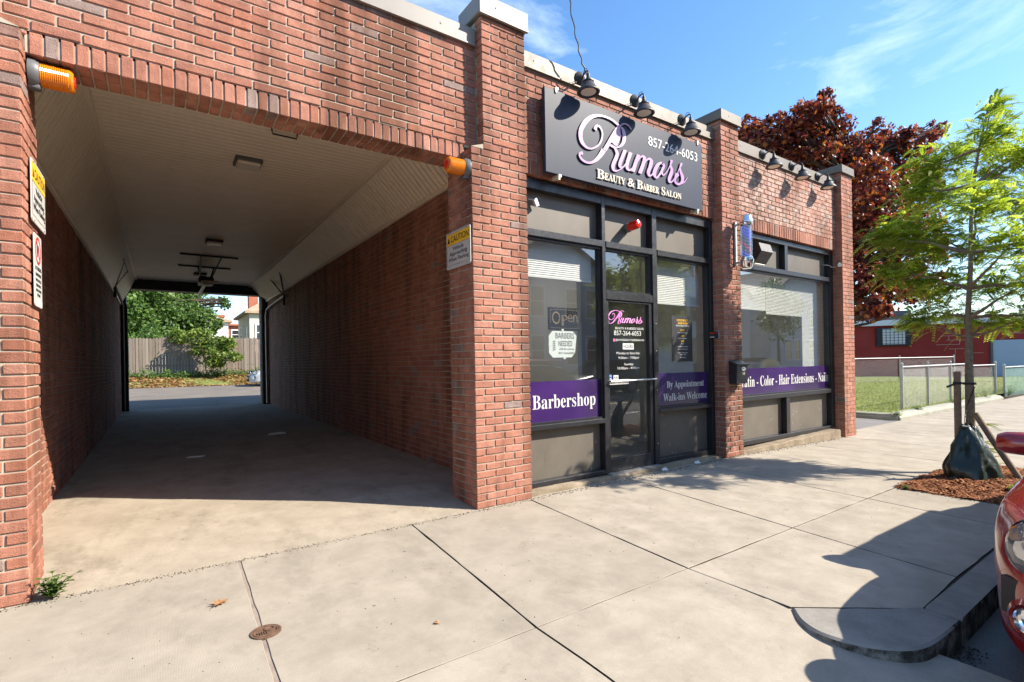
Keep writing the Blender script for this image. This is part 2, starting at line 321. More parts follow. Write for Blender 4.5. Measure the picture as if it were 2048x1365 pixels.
YELLOW=M('sign_yellow',(.82,.47,.03),.4,0,.4,.04); SIGNW=M('sign_white',(.48,.465,.44),.4,0,.4,.04); REDP=M('red_print',(.5,.03,.03),.4); BLUEP=M('blue_print',(.03,.13,.38),.4)
BARK=M('young_bark',(.20,.155,.105),.85,0,.2,.35,25,.6); BARKD=M('dark_bark',(.085,.065,.05),.9,0,.2,.3,20,.6)
WOODF=NB('weathered_fence_wood'); WOODF.set(WOODF.mix(WOODF.attr(),WOODF.mix(WOODF.ramp(WOODF.noise(3,6,.7,WOODF.map((6,6,.4))),[(.3,0),(.7,1)]),(.12,.095,.075),(.20,.165,.135)),(.23,.19,.16)),.9,0,.15); WOODF=WOODF.mat
STAKE=M('stake_wood',(.22,.15,.10),.85,0,.2,.3,18,.4); GRASSM=leafmat('grass_blades',[(.09,.14,.025),(.17,.23,.045),(.30,.30,.10)],.3,.6)
SOIL=M('lawn_soil',(.15,.17,.05),.95,0,.1,.4,5,.4); MULCH=NB('mulch_chip'); MULCH.set(MULCH.ramp(MULCH.attr(),[(0,(.10,.035,.015)),(.5,(.24,.085,.035)),(1,(.40,.19,.09))]),.9,0,.15); MULCH=MULCH.mat
LOCL=leafmat('locust_leaf',[(.13,.20,.02),(.28,.37,.04),(.46,.52,.09)],.6); MAPL=leafmat('purple_maple_leaf',[(.03,.008,.012),(.10,.016,.018),(.24,.042,.024),(.34,.13,.03)],.36,.42)
GRNL=leafmat('maple_leaf',[(.035,.075,.016),(.075,.14,.028),(.14,.22,.05)],.35); VINEL=leafmat('vine_leaf',[(.07,.13,.02),(.13,.20,.035),(.24,.28,.06)],.4); WEEDL=leafmat('weed_leaf',[(.04,.09,.018),(.08,.15,.03),(.14,.22,.05)],.35)
DRYL=leafmat('dry_leaf',[(.20,.09,.035),(.34,.17,.07),(.42,.27,.13)],.15,.7)
REDB=NB('red_painted_block'); _c=REDB.mix(REDB.ramp(REDB.noise(.35,5,.6),[(.4,0),(.65,1)]),(.23,.020,.017),(.30,.035,.027))
REDB.set(_c,.7,0,.3); REDB.bump(REDB.noise(14,4),.3,.02); REDB=REDB.mat
CLAPW=M('white_clapboard',(.66,.67,.69),.7,0,.3,.05,.6); CLAPB=M('blue_grey_clapboard',(.34,.43,.54),.7,0,.3,.08,.6); CLAPC=M('cream_stucco',(.52,.48,.40),.8,0,.3,.06,.8); CLAPG=M('grey_clapboard',(.38,.40,.42),.7,0,.3,.06,.6)
ROOFM=M('asphalt_shingle',(.13,.12,.12),.9,0,.2,.2,5); ROOFT=M('tan_roof',(.36,.26,.18),.9,0,.2,.15,3); FARBRK=M('far_red_brick',(.34,.12,.075),.9,0,.2,.15,3); DARKW=M('dark_window_glass',(.02,.025,.03),.08,0,.7,.2); BAGM=NB('green_tarpaulin')
BAGM.set(BAGM.mix(BAGM.ramp(BAGM.noise(5,4),[(.3,0),(.7,1)]),(.008,.017,.010),(.018,.031,.020)),.33,0,.5); BAGM.bump(BAGM.noise(5,3,.5),.45,.05); BAGM=BAGM.mat
def carpaint(name,col):
    b=NB(name); b.set(col,.25,.15,.5); b.p.inputs['Coat Weight'].default_value=1.0; b.p.inputs['Coat Roughness'].default_value=.02; return b.mat
CARRED=carpaint('red_car_paint',(.27,.006,.009)); CARSIL=carpaint('silver_car_paint',(.50,.52,.54)); CARDRK=carpaint('dark_car_paint',(.03,.035,.045)); TYRE=M('tyre_rubber',(.02,.02,.02),.85); BLKPL=M('black_plastic',(.018,.018,.02),.5,0,.4,.2)
PLASTER=M('shop_plaster',(.60,.59,.56),.8,0,.3,.05,1); TILEF=M('shop_floor_tile',(.25,.23,.21),.35,0,.5,.15,2); BLIND=M('white_blind',(.66,.66,.63),.5,0,.4,.03); RUST=M('rusty_iron',(.17,.10,.065),.8,.3,.3,.4,30,.5)
CARDB=M('card_white',(.74,.78,.74),.7,0,.2,.04); LEDM=M('led_bulb_off',(.55,.42,.26),.3); GREENMESH=M('green_mesh',(.30,.48,.40),.6,0,.3,.2,4); CABLE=M('cable_black',(.02,.02,.022),.6)
EMIT=NB('lit_panel'); EMIT.p.inputs['Emission Color'].default_value=(1,.96,.9,1); EMIT.p.inputs['Emission Strength'].default_value=3.0; EMIT=EMIT.mat
DOTM=NB('small_led'); DOTM.p.inputs['Emission Color'].default_value=(.55,.65,1,1); DOTM.p.inputs['Emission Strength'].default_value=.8; DOTM=DOTM.mat
# ------------------------------------------------------------------ ground and setting
def gz(x): return -.018*min(max(x-6.3,0),3.7)
def slab_geo(mb,poly,top=lambda x,y:gz(x),th=.1,bev=.0018,m=0,t=None,ms=0):
    t=random.random() if t is None else t
    cx=sum(p[0] for p in poly)/len(poly); cy=sum(p[1] for p in poly)/len(poly); n=len(poly)
    def ins(p,d):
        v=Vector((cx-p[0],cy-p[1])); l=v.length; v=v/l*d*1.4; return (p[0]+v.x,p[1]+v.y)
    a=[(*p,top(*p)-th) for p in poly]; b=[(*p,top(*p)-bev) for p in poly]; c=[(*ins(p,bev),top(*p)) for p in poly]
    F=[tuple(range(2*n,3*n))]+[(n+i,n+(i+1)%n,2*n+(i+1)%n,2*n+i) for i in range(n)]
    mb.add(a+b+c,F,m,t); k0=len(mb.v)-3*n
    for i in range(n): mb.f.append((k0+i,k0+(i+1)%n,k0+n+(i+1)%n,k0+n+i)); mb.m.append(ms); mb.t.append(t)
    return mb
def subdiv_edge(p,q,k,amp):
    out=[]
    for i in range(k):
        t=i/k; e=amp*(random.random()-.5) if i else 0
        d=Vector((q[0]-p[0],q[1]-p[1])); nn=Vector((-d.y,d.x)).normalized(); out.append((p[0]+d.x*t+nn.x*e,p[1]+d.y*t+nn.y*e))
    return out
def rough(poly,step=.12,amp=.006):
    o=[]
    for i in range(len(poly)):
        p,q=poly[i],poly[(i+1)%len(poly)]; o+=subdiv_edge(p,q,max(1,int(math.hypot(q[0]-p[0],q[1]-p[1])/step)),amp)
    return o
sw=MB(); sw.add([(-14,-2.0,-.010),(-14,.6,-.010),(6.3,.6,-.010),(6.3,-2.0,-.010),(6.3,.6,-.010),(10,.6,-.074),(10,-2.0,-.074),(48,.6,-.074),(48,-2.0,-.074)],[(0,3,2,1),(3,6,5,4),(6,8,7,5)])
sw.add([(2.72,-3.0,-.010),(6.3,-3.0,-.010),(6.3,-2.0,-.010),(2.72,-2.0,-.010),(10,-3.0,-.074),(10,-2.0,-.074),(48,-3.0,-.074),(48,-2.0,-.074)],[(0,1,2,3),(1,4,5,2),(4,6,7,5)])
sw.add([(-14,-2.0,-.010),(2.72,-2.0,-.010),(2.72,-2.5,-.010),(-14,-2.5,-.010),(2.98,-3.42,-.123),(-14,-3.42,-.123)],[(3,2,1,0),(5,4,2,3)])
SWK=tag(sw.build('sidewalk',JOINT,None,(0,0,0)),kind='structure')
J=[(-12.0,.03),(-10.2,.03),(-8.5,.03),(-6.7,.03),(-5.0,.02),(-3.6,.02),(-2.2,.02),(-.95,.02),(.425,.027),(1.678,.089),(2.89,.098),(4.25,.14),(5.55,.11),(6.85,.09),(8.2,.06),(9.6,.04),(11.1,.03),(12.7,.02),(14.3,.0),(15.9,0),(17.5,0),(19.2,0),(21,0),(23,0),(25.5,0),(28,0),(31,0),(35,0),(40,0),(47,0)]
g=.006
for i in range(len(J)-1):
    (a,sa),(b,sb)=J[i],J[i+1]; ga=.011 if i==8 else g; gb=.011 if i+1==8 else g
    y1=.10 if a<2.2 and a>-1.0 else .30
    if -1.0<a<2.0: y1=-.02
    poly=[(a+sa*-1.9075+ga,-1.9075),(b+sb*-1.9075-gb,-1.9075),(b+sb*y1-gb,y1),(a+sa*y1+ga,y1)]
    far=a>10 or a<-3
    mb=MB(); slab_geo(mb,poly if far else rough(poly),ms=1); mb.build('paving_slab',[SIDEW,JOINT],SWK)
    if a<2.6:                                           # apron side: falls to the street
        top=lambda x,y:(0 if y>-2.25 else -.115*min(1,((-2.25-y)/1.15)**1.7)) if x>-6 else 0
        xa=a+sa*-1.917+ga; xb=min(b+sb*-1.917-gb,2.698); xc=2.97 if b>2.6 else xb; ysl=(-1.914,-2.1,-2.25,-2.4,-2.55,-2.7,-2.85,-3.0,-3.2,-3.4); mb=MB(); V=[]; k=len(ysl)
        for e in (0,.14):
            for yy in ysl: xr=xb+(xc-xb)*max(0,(-2.5-yy)/.9)+(.05 if xc>xb and yy<-2.5 else 0); V+=[(xa,yy,top(0,yy)-e),(xr,yy,top(0,yy)-e)]
        F=[(2*i,2*i+2,2*i+3,2*i+1) for i in range(k-1)]+[(2*i,2*k+2*i,2*k+2*i+2,2*i+2) for i in range(k-1)]+[(2*i+1,2*i+3,2*k+2*i+3,2*k+2*i+1) for i in range(k-1)]+[(0,1,2*k+1,2*k)]
        mb.add(V,F[:k-1],0,random.random()); mb.add(V,F[k-1:],1); mb.build('paving_slab',[SIDEW,JOINT],SWK)
    if a>2.6:
        aa=a if a>3 else 2.69
        if 6.0<a<8.0: continue                          # the tree pit
        poly=[(aa+(sa*-2.93 if aa==a else .06)+g,-2.93),(b+sb*-2.93-g,-2.93),(b+sb*-1.917-g,-1.917),(aa+(sa*-1.917 if aa==a else 0)+g,-1.917)]
        if aa!=a: poly=[(2.704,-2.54),(3.228,-2.95),(b+sb*-2.93-g,-2.93),(b+sb*-1.917-g,-1.917),(2.704,-1.917)]
        mb=MB(); slab_geo(mb,poly if far else rough(poly),ms=1); mb.build('paving_slab',[SIDEW,JOINT],SWK)
fi=MB(); fi.add([(.425-.053-.013,-1.91,-.0045),(.425-.053+.013,-1.91,-.0045),(.425+.013,-.03,-.0045),(.425-.013,-.03,-.0045)],[(0,1,2,3)]); fi.build('joint_filler',MORTD,SWK)
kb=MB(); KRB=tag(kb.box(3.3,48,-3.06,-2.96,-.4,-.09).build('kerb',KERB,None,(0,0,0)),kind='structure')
mb=MB(); slab_geo(mb,rough([(p.x,p.y) for p in catmull([(2.700,-2.548,0),(2.60,-2.64,0),(2.555,-2.75,0),(2.58,-2.88,0),(2.66,-3.0,0),(2.78,-3.075,0),(2.95,-3.10,0),(3.225,-3.105,0)],5)]+[(3.234,-2.956)],.08,.007),lambda x,y:.002,.24,.010); mb.build('kerb_stone',KERB,KRB)
xk=3.24
for L in (1.9,2.1,1.8,2.0,2.0,2.2,3,4,5,6,7,8):
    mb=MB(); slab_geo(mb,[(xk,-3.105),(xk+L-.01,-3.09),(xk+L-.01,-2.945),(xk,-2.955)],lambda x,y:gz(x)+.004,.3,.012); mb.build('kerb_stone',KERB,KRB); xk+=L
rd=MB(); rd.add([(-70,-13.2,-.135),(90,-13.2,-.135),(90,-3.0,-.135),(-70,-3.0,-.135)],[(0,1,2,3)]); ROAD=tag(rd.build('road',ASPH,None,(0,0,0)),kind='structure')
ln=MB()
for x in range(3): pass
ln.box(-60,80,-8.16,-8.06,-.134,-.131); ln.box(-60,80,-7.92,-7.82,-.134,-.131); ln.build('centre_line',YELLOW,ROAD)
ln=MB(); ln.box(4,80,-5.5,-5.4,-.134,-.131); ln.box(-60,80,-10.9,-10.8,-.134,-.131); ln.build('parking_line',WHITEP,ROAD)
gr=MB(); gr.add([(-260,-260,-.30),(260,-260,-.30),(260,260,-.30),(-260,260,-.30)],[(0,1,2,3)]); tag(gr.build('ground',ASPHL,None,(0,0,0)),kind='structure')
fs=MB(); fs.box(-70,90,-15.6,-13.2,-.3,-.02); tag(fs.build('far_sidewalk',SIDEW,None,(0,0,0)),kind='structure')
# passage floor: short ramp up, then a slight rise to the back
def fz(y): return .066*min(1,max(0,y/.9)) + max(0,y-.9)*.0085
fl=MB(); ys=[-.015,.0,.2,.45,.7,.9,1.2,2,3,5,7,9,11,13.95]; xs=[-.95,-.5,0,.4,.8,1.2,1.6,2,2.4,2.95]
ed=[random.uniform(-.012,.006) for _ in range(60)]
V=[(x,y if y>0 else -.012,fz(y)-(.012 if y<0 else .0)) for y in ys for x in xs]; nx=len(xs)
F=[(i*nx+j,i*nx+j+1,(i+1)*nx+j+1,(i+1)*nx+j) for i in range(len(ys)-1) for j in range(nx-1)]
fl.add(V,F); tag(fl.build('driveway_floor',DRIVE,None,(0,0,0)),kind='structure')
# rear lot
def lz(y): return .175+ (y-14)*.022 if y<26 else .44+(y-26)*.26
lt=MB(); ys=[13.95,14.0,16,18,20,22,24,26]; xs=[-14,-6,-1,3,8,16]
lt.add([(x,y,lz(y)) for y in ys for x in xs],[(i*6+j,i*6+j+1,(i+1)*6+j+1,(i+1)*6+j) for i in range(len(ys)-1) for j in range(5)]); tag(lt.build('rear_lot',ASPHL,None,(0,0,0)),kind='structure')
bk=MB(); ys=[25.9,26.3,27,28,29,33,40,70]; zz=lambda y: lz(26)-.02+(.24*(y-26) if y<28.4 else .576)
bk.add([(x*2,y,zz(y)+.05*math.sin(x*1.3+y)) for y in ys for x in range(-12,16)],[(i*28+j,i*28+j+1,(i+1)*28+j+1,(i+1)*28+j) for i in range(len(ys)-1) for j in range(27)]); tag(bk.build('rear_bank',SOIL,None,(0,0,0)),kind='structure')
# side lot: asphalt strip, lawn
sa=MB(); sa.add([(10.0,.31,-.07),(13.0,.31,-.07),(13.0,14,.05),(10.0,14,.05)],[(0,1,2,3)]); tag(sa.build('side_drive',ASPH,None,(0,0,0)),kind='structure')
def lwz(x,y): return .03+max(0,y-.6)*.012+.03*math.sin(x*.7)*math.sin(y*.6)
lw=MB(); xs=[12.95+i*1.0 for i in range(36)]; ys=[.62+i*.8 for i in range(30)]
lw.add([(x,y,lwz(x,y)) for y in ys for x in xs],[(i*36+j,i*36+j+1,(i+1)*36+j+1,(i+1)*36+j) for i in range(29) for j in range(35)]); tag(lw.build('lawn',SOIL,None,(0,0,0)),kind='structure')

# ------------------------------------------------------------------ the brick building
BLD=thing('brick_building','single storey red brick shop building with a wide drive-through passage and glazed shopfront','building',(0,0,0))
BW=MB(); REC=[]     # mortar body, brick records
H=.0677; JT=.010
def rec(x0,x1,y0,y1,z0,z1,nrm,pale=0): REC.append((x0,x1,y0,y1,z0,z1,nrm,pale))
def run(a,b,first,L,minl=.03):
    out=[]; p=a; l=first
    while p<b-1e-6:
        q=min(p+l,b)
        if b-q<minl: q=b
        out.append((p,q)); p=q; l=L
    return out
def face(ax,c,sgn,u0,u1,z0,z1,L,pale=0,depth=.05,ph=0,zb=None):
    """courses of stretchers on the plane ax=c facing sgn"""
    zb=z0 if zb is None else zb; k=int(math.floor((z0-zb)/H+1e-6)); z=zb+k*H
    while z<z1-.02:
        a=max(z,z0)+JT/2; b=min(z+H,z1)-JT/2
        if b-a>.015:
            for p,q in run(u0,u1,L if k%2==0 else L/2+ph,L):
                p+=JT/2; q-=JT/2
                if q-p<.012: continue
                if ax=='y': rec(p,q,*( (c,c+depth) if sgn<0 else (c-depth,c)),a,b,(0,sgn,0),pale)
                else: rec(*((c,c+depth) if sgn<0 else (c-depth,c)),p,q,a,b,(sgn,0,0),pale)
        z+=H; k+=1
def pier(x0,x1,y1,z0,z1,wide,sides=(1,1),yside=None,pale=0):
    """front at y=0, side faces back to y1; corners interlock"""
    n=int(round((z1-z0)/H)); yl=y1 if yside is None else yside[0]; yr=y1 if yside is None else yside[1]
    BW.box(x0+.009,x1-.009,.009,max(y1,.2),z0,z1)
    for k in range(n):
        a=z0+k*H+JT/2; b=a+H-JT
        ev=k%2==0; hd=.2 if ev else .1; w=x1-x0
        segs=[hd]; rem=w-2*hd
        m=max(0,int(round(rem/.2))) ; 
        if rem>.05: m=max(m,1); segs+= [rem/m]*m
        segs.append(hd) if rem>-.01 else None
        if w<.45: segs=[.2,w-.2] if ev else [.1,w-.2,.1]
        p=x0
        for i,sg in enumerate(segs):
            q=p+sg; d=.05
            if i==0 and sides[0]: d=(.095 if hd==.2 else .195)
            if i==len(segs)-1 and sides[1]: d=(.095 if (hd==.2 and w>=.45) or (w<.45 and ev) else .195)
            d=min(d,yl-.002 if i==0 else yr-.002)
            rec(p+(JT/2 if i else 0),q-(JT/2 if i<len(segs)-1 else 0),0,d,a,b,(0,-1,0),pale); p=q
        for s,xx,yy in ((0,x0,yl),(1,x1,yr)):
            if not sides[s]: continue
            st=(.1 if ev else .2)
            if st>yy-.02: continue
            for p,q in run(st,yy,.2,.2):
                p+=JT/2; q-=JT/2
                if q-p>.015: rec(*((xx,xx+.05) if s==0 else (xx-.05,xx)),p,q,a,b,((-1,0,0) if s==0 else (1,0,0)),pale)
ZS=48*H            # shoulder of the passage piers, 3.25
# mid pier
pier(2.31,2.925,.46,0,ZS,True,(1,1),(.46,.16)); pier(2.44,2.925,.3,ZS,ZS+18*H,True,(1,1),(.118,.118))
# left pier
pier(-1.305,-.62,.43,0,ZS,True,(0,1),(.43,.43)); pier(-1.305,-.75,.3,ZS,ZS+18*H,True,(0,1),(.118,.118))
# shopfront piers
pier(6.12,6.53,.3,0,66*H,False,(1,1),(.16,.16)); pier(9.61,10.02,.3,-.07,-.07+67*H,False,(1,1),(.16,.46))
# sloped shoulders
for xa,xb in ((2.31,2.44),(-.62,-.75)):
    s=1 if xb>xa else -1
    BW.add([(xa,0,ZS),(xb,0,ZS),(xb,0,ZS+.045),(xa,.3,ZS),(xb,.3,ZS),(xb,.3,ZS+.045)],[(0,1,2),(3,5,4),(0,2,5,3)] if s>0 else [(0,2,1),(3,4,5),(0,3,5,2)])
# wall over the passage
ZL=3.165; ZT=ZL+.137
BW.box(-1.3,2.45,.124,.40,ZT-.02,4.30); BW.box(-.62,2.31,.124,.376,ZL+.009,ZT)
face('y',.115,-1,-1.3,2.44,ZT,4.235,.235,0,.05,.0); face('y',.115,-1,-1.0,-.607,ZS+.02,ZT,.235)
x=-.607
while x<2.285:
    q=min(x+.0715,2.30); rec(x+JT/2,q-JT/2,.115,.245,ZL,ZT-JT/2,(0,-1,0)); rec(x+JT/2,q-JT/2,.253,.385,ZL,ZL+.06,(0,0,-1)); x=q
# bay one wall
BW.box(2.92,6.13,.124,.30,3.185,4.30)
face('y',.115,-1,2.925,6.12,3.33,4.235,.21,0)
x=2.93
while x<6.10:
    q=min(x+.068,6.115); rec(x+JT/2,q-JT/2,.115,.29,3.178,3.33-JT/2,(0,-1,0)); x=q
# bay two wall
BW.box(6.52,9.62,.112,.30,3.15,4.26)
face('y',.103,-1,6.53,9.61,3.32,4.20,.205,1)
x=6.535
while x<9.6:
    q=min(x+.068,9.605); rec(x+JT/2,q-JT/2,.103,.29,3.142,3.32-JT/2,(0,-1,0)); x=q
# passage walls
BW.box(-1.2,-.864,.42,13.9,-.2,4.1); BW.box(2.819,3.0,.45,13.9,-.2,4.1)
face('x',-.855,1,.43,13.75,.05,3.12,.215,0,.05,.0,0.0); face('x',2.81,-1,.46,13.75,.05,3.40,.215,0,.05,.0,0.0)
# rear jambs and beam
BW.box(-3,-.84,13.9,14.2,-.1,4.2); BW.box(2.66,10.0,13.9,14.2,-.1,4.2); BW.box(-.85,2.67,13.9,14.2,3.58,4.2)
face('x',2.66,-1,13.9,14.2,.15,3.58,.2)
# bodies that close the building off
BW.box(9.7,10.01,.46,14.0,-.2,4.2); BW.box(-3.0,-1.25,.05,14.0,-.2,4.2); BW.box(-3.0,-1.29,.3,.5,4.0,4.3)
BRW=BW.build('brickwork',MORT,BLD)
# choose the 300 bricks that show largest
def proj(p):
    d=Vector(p)-CAM; z=d.dot(fw)
    if z<.3: return None
    return 1024+FPX*d.dot(r2)/z, CY-FPX*d.dot(u2)/z, z
def shows(r):
    c=((r[0]+r[1])/2,(r[2]+r[3])/2,(r[4]+r[5])/2); n=Vector(r[6])
    if n.y<0: c=(c[0],r[2],c[2])
    elif n.x<0: c=(r[0],c[1],c[2])
    elif n.x>0: c=(r[1],c[1],c[2])
    q=proj(c)
    if q is None or not(4<q[0]<2044 and 4<q[1]<1361): return 0
    d=CAM-Vector(c); l=d.length; cs=d.dot(n)/l
    if cs<=0.02: return 0
    a=(r[5]-r[4])*((r[1]-r[0]) if n.y else (r[3]-r[2])) if not n.z else (r[1]-r[0])*(r[3]-r[2])
    if 3.2<c[0]<5.7 and n.y and 3.2<c[2]<4.04 and c[1]>.05: return 0          # behind the sign
    return a*cs/(l*l)
order=sorted(range(len(REC)),key=lambda i:-shows(REC[i])); own=set(order[:300])
BM=MB()
def brick_geo(mb,r,near=True):
    j=lambda s:random.uniform(-s,s); t=random.random()**1.0
    if random.random()<.035: t=random.uniform(0,.06)
    elif t<.08: t+=.1
    out=random.uniform(-.0022,.0018); x0,x1,y0,y1,z0,z1=r[:6]; n=r[6]
    if n[1]<0: y0-=out
    elif n[0]<0: x0-=out
    elif n[0]>0: x1+=out
    elif n[2]<0: z0-=out*.5
    b=len(mb.v)
    mb.box(x0+j(.0015),x1+j(.0015),y0,y1,z0+j(.0012),z1+j(.0012),1 if r[7] else 0,t,.0045 if near else 0)
    for i in range(b,len(mb.v)):
        v=mb.v[i]; e=.0013 if near else 0; mb.v[i]=(v[0]+j(e),v[1]+j(e*.6),v[2]+j(e))
for i,r in enumerate(REC):
    c=Vector(((r[0]+r[1])/2,(r[2]+r[3])/2,(r[4]+r[5])/2)); near=(c-CAM).length<9.5
    if i in own:
        mb=MB(); brick_geo(mb,r,True); mb.build('brick',[BRICK,BRICKP],BRW)
    else: brick_geo(BM,r,near)
bs=BM.build('bricks',[BRICK,BRICKP],BLD); bs['kind']='stuff'
# copings
def coping(x0,x1,y0,y1,z0,z1,mat,nm='coping',seams=()):
    mb=MB(); mb.box(x0,x1,y0,y1,z0,z1,0,.5,.008); mb.box(x0+.004,x1-.004,y0-.008,y0+.02,z0-.012,z0+.002)
    for s in seams: mb.box(s-.02,s+.02,y0-.003,y1,z0+.004,z1+.003)
    for k in range(int((x1-x0)/.8)+1): mb.lathe([(.009,0),(.007,.004),(0,.005)],8,(x0+.18+k*.8,y0,(z0+z1)/2),(0,-1,0))
    return mb.build(nm,mat,BLD)
coping(-1.3,2.44,.092,.6,4.235,4.385,COPG,seams=(.55,)); coping(2.925,6.12,.092,.6,4.232,4.385,COPT,seams=(4.6,)); coping(6.53,9.61,.08,.6,4.205,4.36,COPT,seams=(8.1,))
coping(2.405,2.955,-.03,.36,4.475,4.648,COPG,'pier_cap'); coping(6.085,6.56,-.03,.40,4.468,4.60,COPT,'pier_cap'); coping(9.575,10.05,-.03,.40,4.466,4.59,COPT,'pier_cap'); coping(-1.3,-.715,-.03,.36,4.475,4.648,COPG,'pier_cap')
mb=MB(); mb.box(-3.0,10.0,.45,14.2,4.12,4.24); mb.build('roof',ROOFM,BLD)
# passage ceiling
CZ=3.86; lx=(-.855,3.10,-.52,CZ); rx=(2.81,3.39,2.36,CZ)
mb=MB(); mb.box(-.9,2.86,.376,13.9,CZ+.02,CZ+.12); mb.add([(-.87,.376,3.10),(-.87,13.9,3.10),(-.54,13.9,CZ+.03),(-.54,.376,CZ+.03)],[(0,1,2,3)]); mb.add([(2.83,.376,3.39),(2.83,13.9,3.39),(2.38,13.9,CZ+.03),(2.38,.376,CZ+.03)],[(3,2,1,0)])
CEI=mb.build('passage_ceiling',STAKE,BLD); far=MB()
pit=.1; y=.385; cnt=0
while y<13.75:
    for which in range(3):
        t=MB() if y<10.2 else far; yb=min(y+pit-.019,13.78); j=random.uniform(-.0015,.0015)
        if which==0: t.box(-.50,2.34,y,yb,CZ-.010+j,CZ+.016,0,.5,.006)
        else:
            xa,za,xb,zb=lx if which==1 else rx; s=1 if which==1 else -1
            dx=(xb-xa); dz=(zb-za); L=math.hypot(dx,dz); u=Vector((dx/L,0,dz/L)); nn=Vector((s*u.z,0,-s*u.x)) if which==1 else Vector((-u.z,0,u.x))
            c=Vector(((xa+xb)/2,(y+yb)/2,(za+zb)/2))+nn*(.002+j)
            t.obox(c,u*(L/2-.012),Vector((0,(yb-y)/2,0)),nn*.009)
        if t is not far: t.build('ceiling_board',SOFFIT,CEI)
    y+=pit
far.build('ceiling_boards',SOFFIT,CEI)['kind']='stuff'
for (x,z) in ((-.51,CZ-.012),(2.35,CZ-.012),(-.848,3.10),(2.80,3.39)):
    mb=MB(); mb.box(x-.032,x+.032,.386,13.79,z-.034,z+.016,0,.5,.008); mb.build('trim',SOFFITD,CEI)
mb=MB(); mb.box(-.9,2.86,.376,.386,ZT-.01,CZ+.05); mb.build('lintel_back',SOFFITD,CEI)
mb=MB(); mb.box(-.84,2.80,13.79,13.9,3.575,3.89,0,.5,.01); mb.add([(-.86,13.8,3.06),(-.86,13.8,3.6),(-.60,13.8,3.6)],[(0,1,2)]); mb.build('rear_beam',BLKPL,BLD)
for xa,xb in ((-.845,-.73),(2.665,2.80)):
    mb=MB(); mb.box(xa,xb,13.62,13.9,.16,3.58,0,.5,.01); mb.box(xa+.03 if xa<0 else xa-.03,xb+.03 if xa<0 else xb-.03,13.52,13.60,.16,3.1); mb.build('door_jamb',BLKPL if xa<0 else BARKD,BLD)
for s,x in ((1,-.80),(-1,2.74)):
    mb=MB(); pts=[(x,13.45,.2),(x,13.45,2.75),(x,13.38,2.98),(x,13.2,3.1),(x,12.2,3.16),(x,10.6,3.2)]; mb.tube(catmull(pts,5),.028,6); mb.tube([(p[0]-s*.05,p[1],p[2]) for p in pts],.012,5); mb.build('door_track',METAL if s<0 else BLKPL,BLD)
    mb=MB(); top=(-.60,11.2,3.66) if s>0 else (2.52,11.2,3.70); 
    for yy in (11.2,9.9): mb.tube([(x,10.6,3.2),(top[0],yy,top[2])],.022,4)
    mb.tube([(x,10.6,2.95),(x,10.6,3.25)],.03,6); mb.tube([(top[0],11.4,top[2]),(top[0],9.6,top[2])],.02,4); mb.build('track_hanger',BLKPL,BLD)
# plinths
mb=MB(); slab_geo(mb,rough([(2.93,.055),(6.12,.06),(6.12,.3),(2.93,.3)],.1,.02),lambda x,y:.036+.012*math.sin(x*7),.2,.012); mb.build('concrete_plinth',SILLC,BLD)
mb=MB(); slab_geo(mb,rough([(6.53,.035),(9.43,.0),(9.43,.3),(6.53,.3)],.1,.02),lambda x,y:.04+.016*(x-6.53)+.006*math.sin(x*9),.3,.016); mb.build('concrete_plinth',SILLC,BLD)
# shop shell
mb=MB(); mb.box(3.0,9.7,.30,8.0,-.05,.03); tag(mb.build('shop_floor',TILEF,None,(0,0,0)),kind='structure')
mb=MB(); mb.box(3.0,9.7,.30,8.0,2.98,3.05); tag(mb.build('shop_ceiling',PLASTER,None,(0,0,0)),kind='structure')
mb=MB(); mb.box(3.0,9.7,8.0,8.1,0,3.0); mb.box(3.0,3.02,.3,8,0,3); mb.box(9.68,9.7,.3,8,0,3); mb.box(6.3,6.38,.31,3.4,.03,2.98); mb.box(4.98,5.06,1.6,5.2,.03,2.98); mb.box(2.93,9.7,.275,.30,3.055,3.3); tag(mb.build('shop_wall',PLASTER,None,(0,0,0)),kind='structure')
# ------------------------------------------------------------------ shopfront
FY0,FY1=.156,.275
def bars(nm,items,parent=BLD,mat=BLACKF):
    mb=MB()
    for b in items: mb.box(*b,0,.5,.004)
    return mb.build(nm,mat,parent)
def vbar(x0,x1,z0,z1,d=0): return (x0,x1,FY0-d,FY1,z0,z1)
def shop_window(xa,xb,za,zb,parts,film=None,nm='shop_window'):
    """glazed light framed by bead; pane and film are sub-parts"""
    mb=MB()
    for b in ((xa,xb,.176,.24,za,za+.022),(xa,xb,.176,.24,zb-.022,zb),(xa,xa+.02,.176,.24,za+.022,zb-.022),(xb-.02,xb,.176,.24,za+.022,zb-.022)): mb.box(*b)
    w=mb.build(nm,BLACKF,BLD); p=MB(); p.quad((xa+.02,.214,za+.022),(xb-.02,.214,za+.022),(xb-.02,.214,zb-.022),(xa+.02,.214,zb-.022)); p.build('pane',GLASS,w)
    if film:
        f=MB(); f.box(xa+.02,xb-.02,.2095,.2112,film[0],film[1]); f.build('film',FILM,w)
    return w
for v in (vbar(2.925,2.975,.036,3.165,.003),vbar(4.065,4.12,.036,3.165,.003),vbar(4.905,4.99,.036,3.165,.003),vbar(6.06,6.12,.036,3.165,.003),vbar(6.53,6.585,.06,3.135,.003),vbar(9.50,9.61,.09,3.135,.003)): bars('mullion',[v])
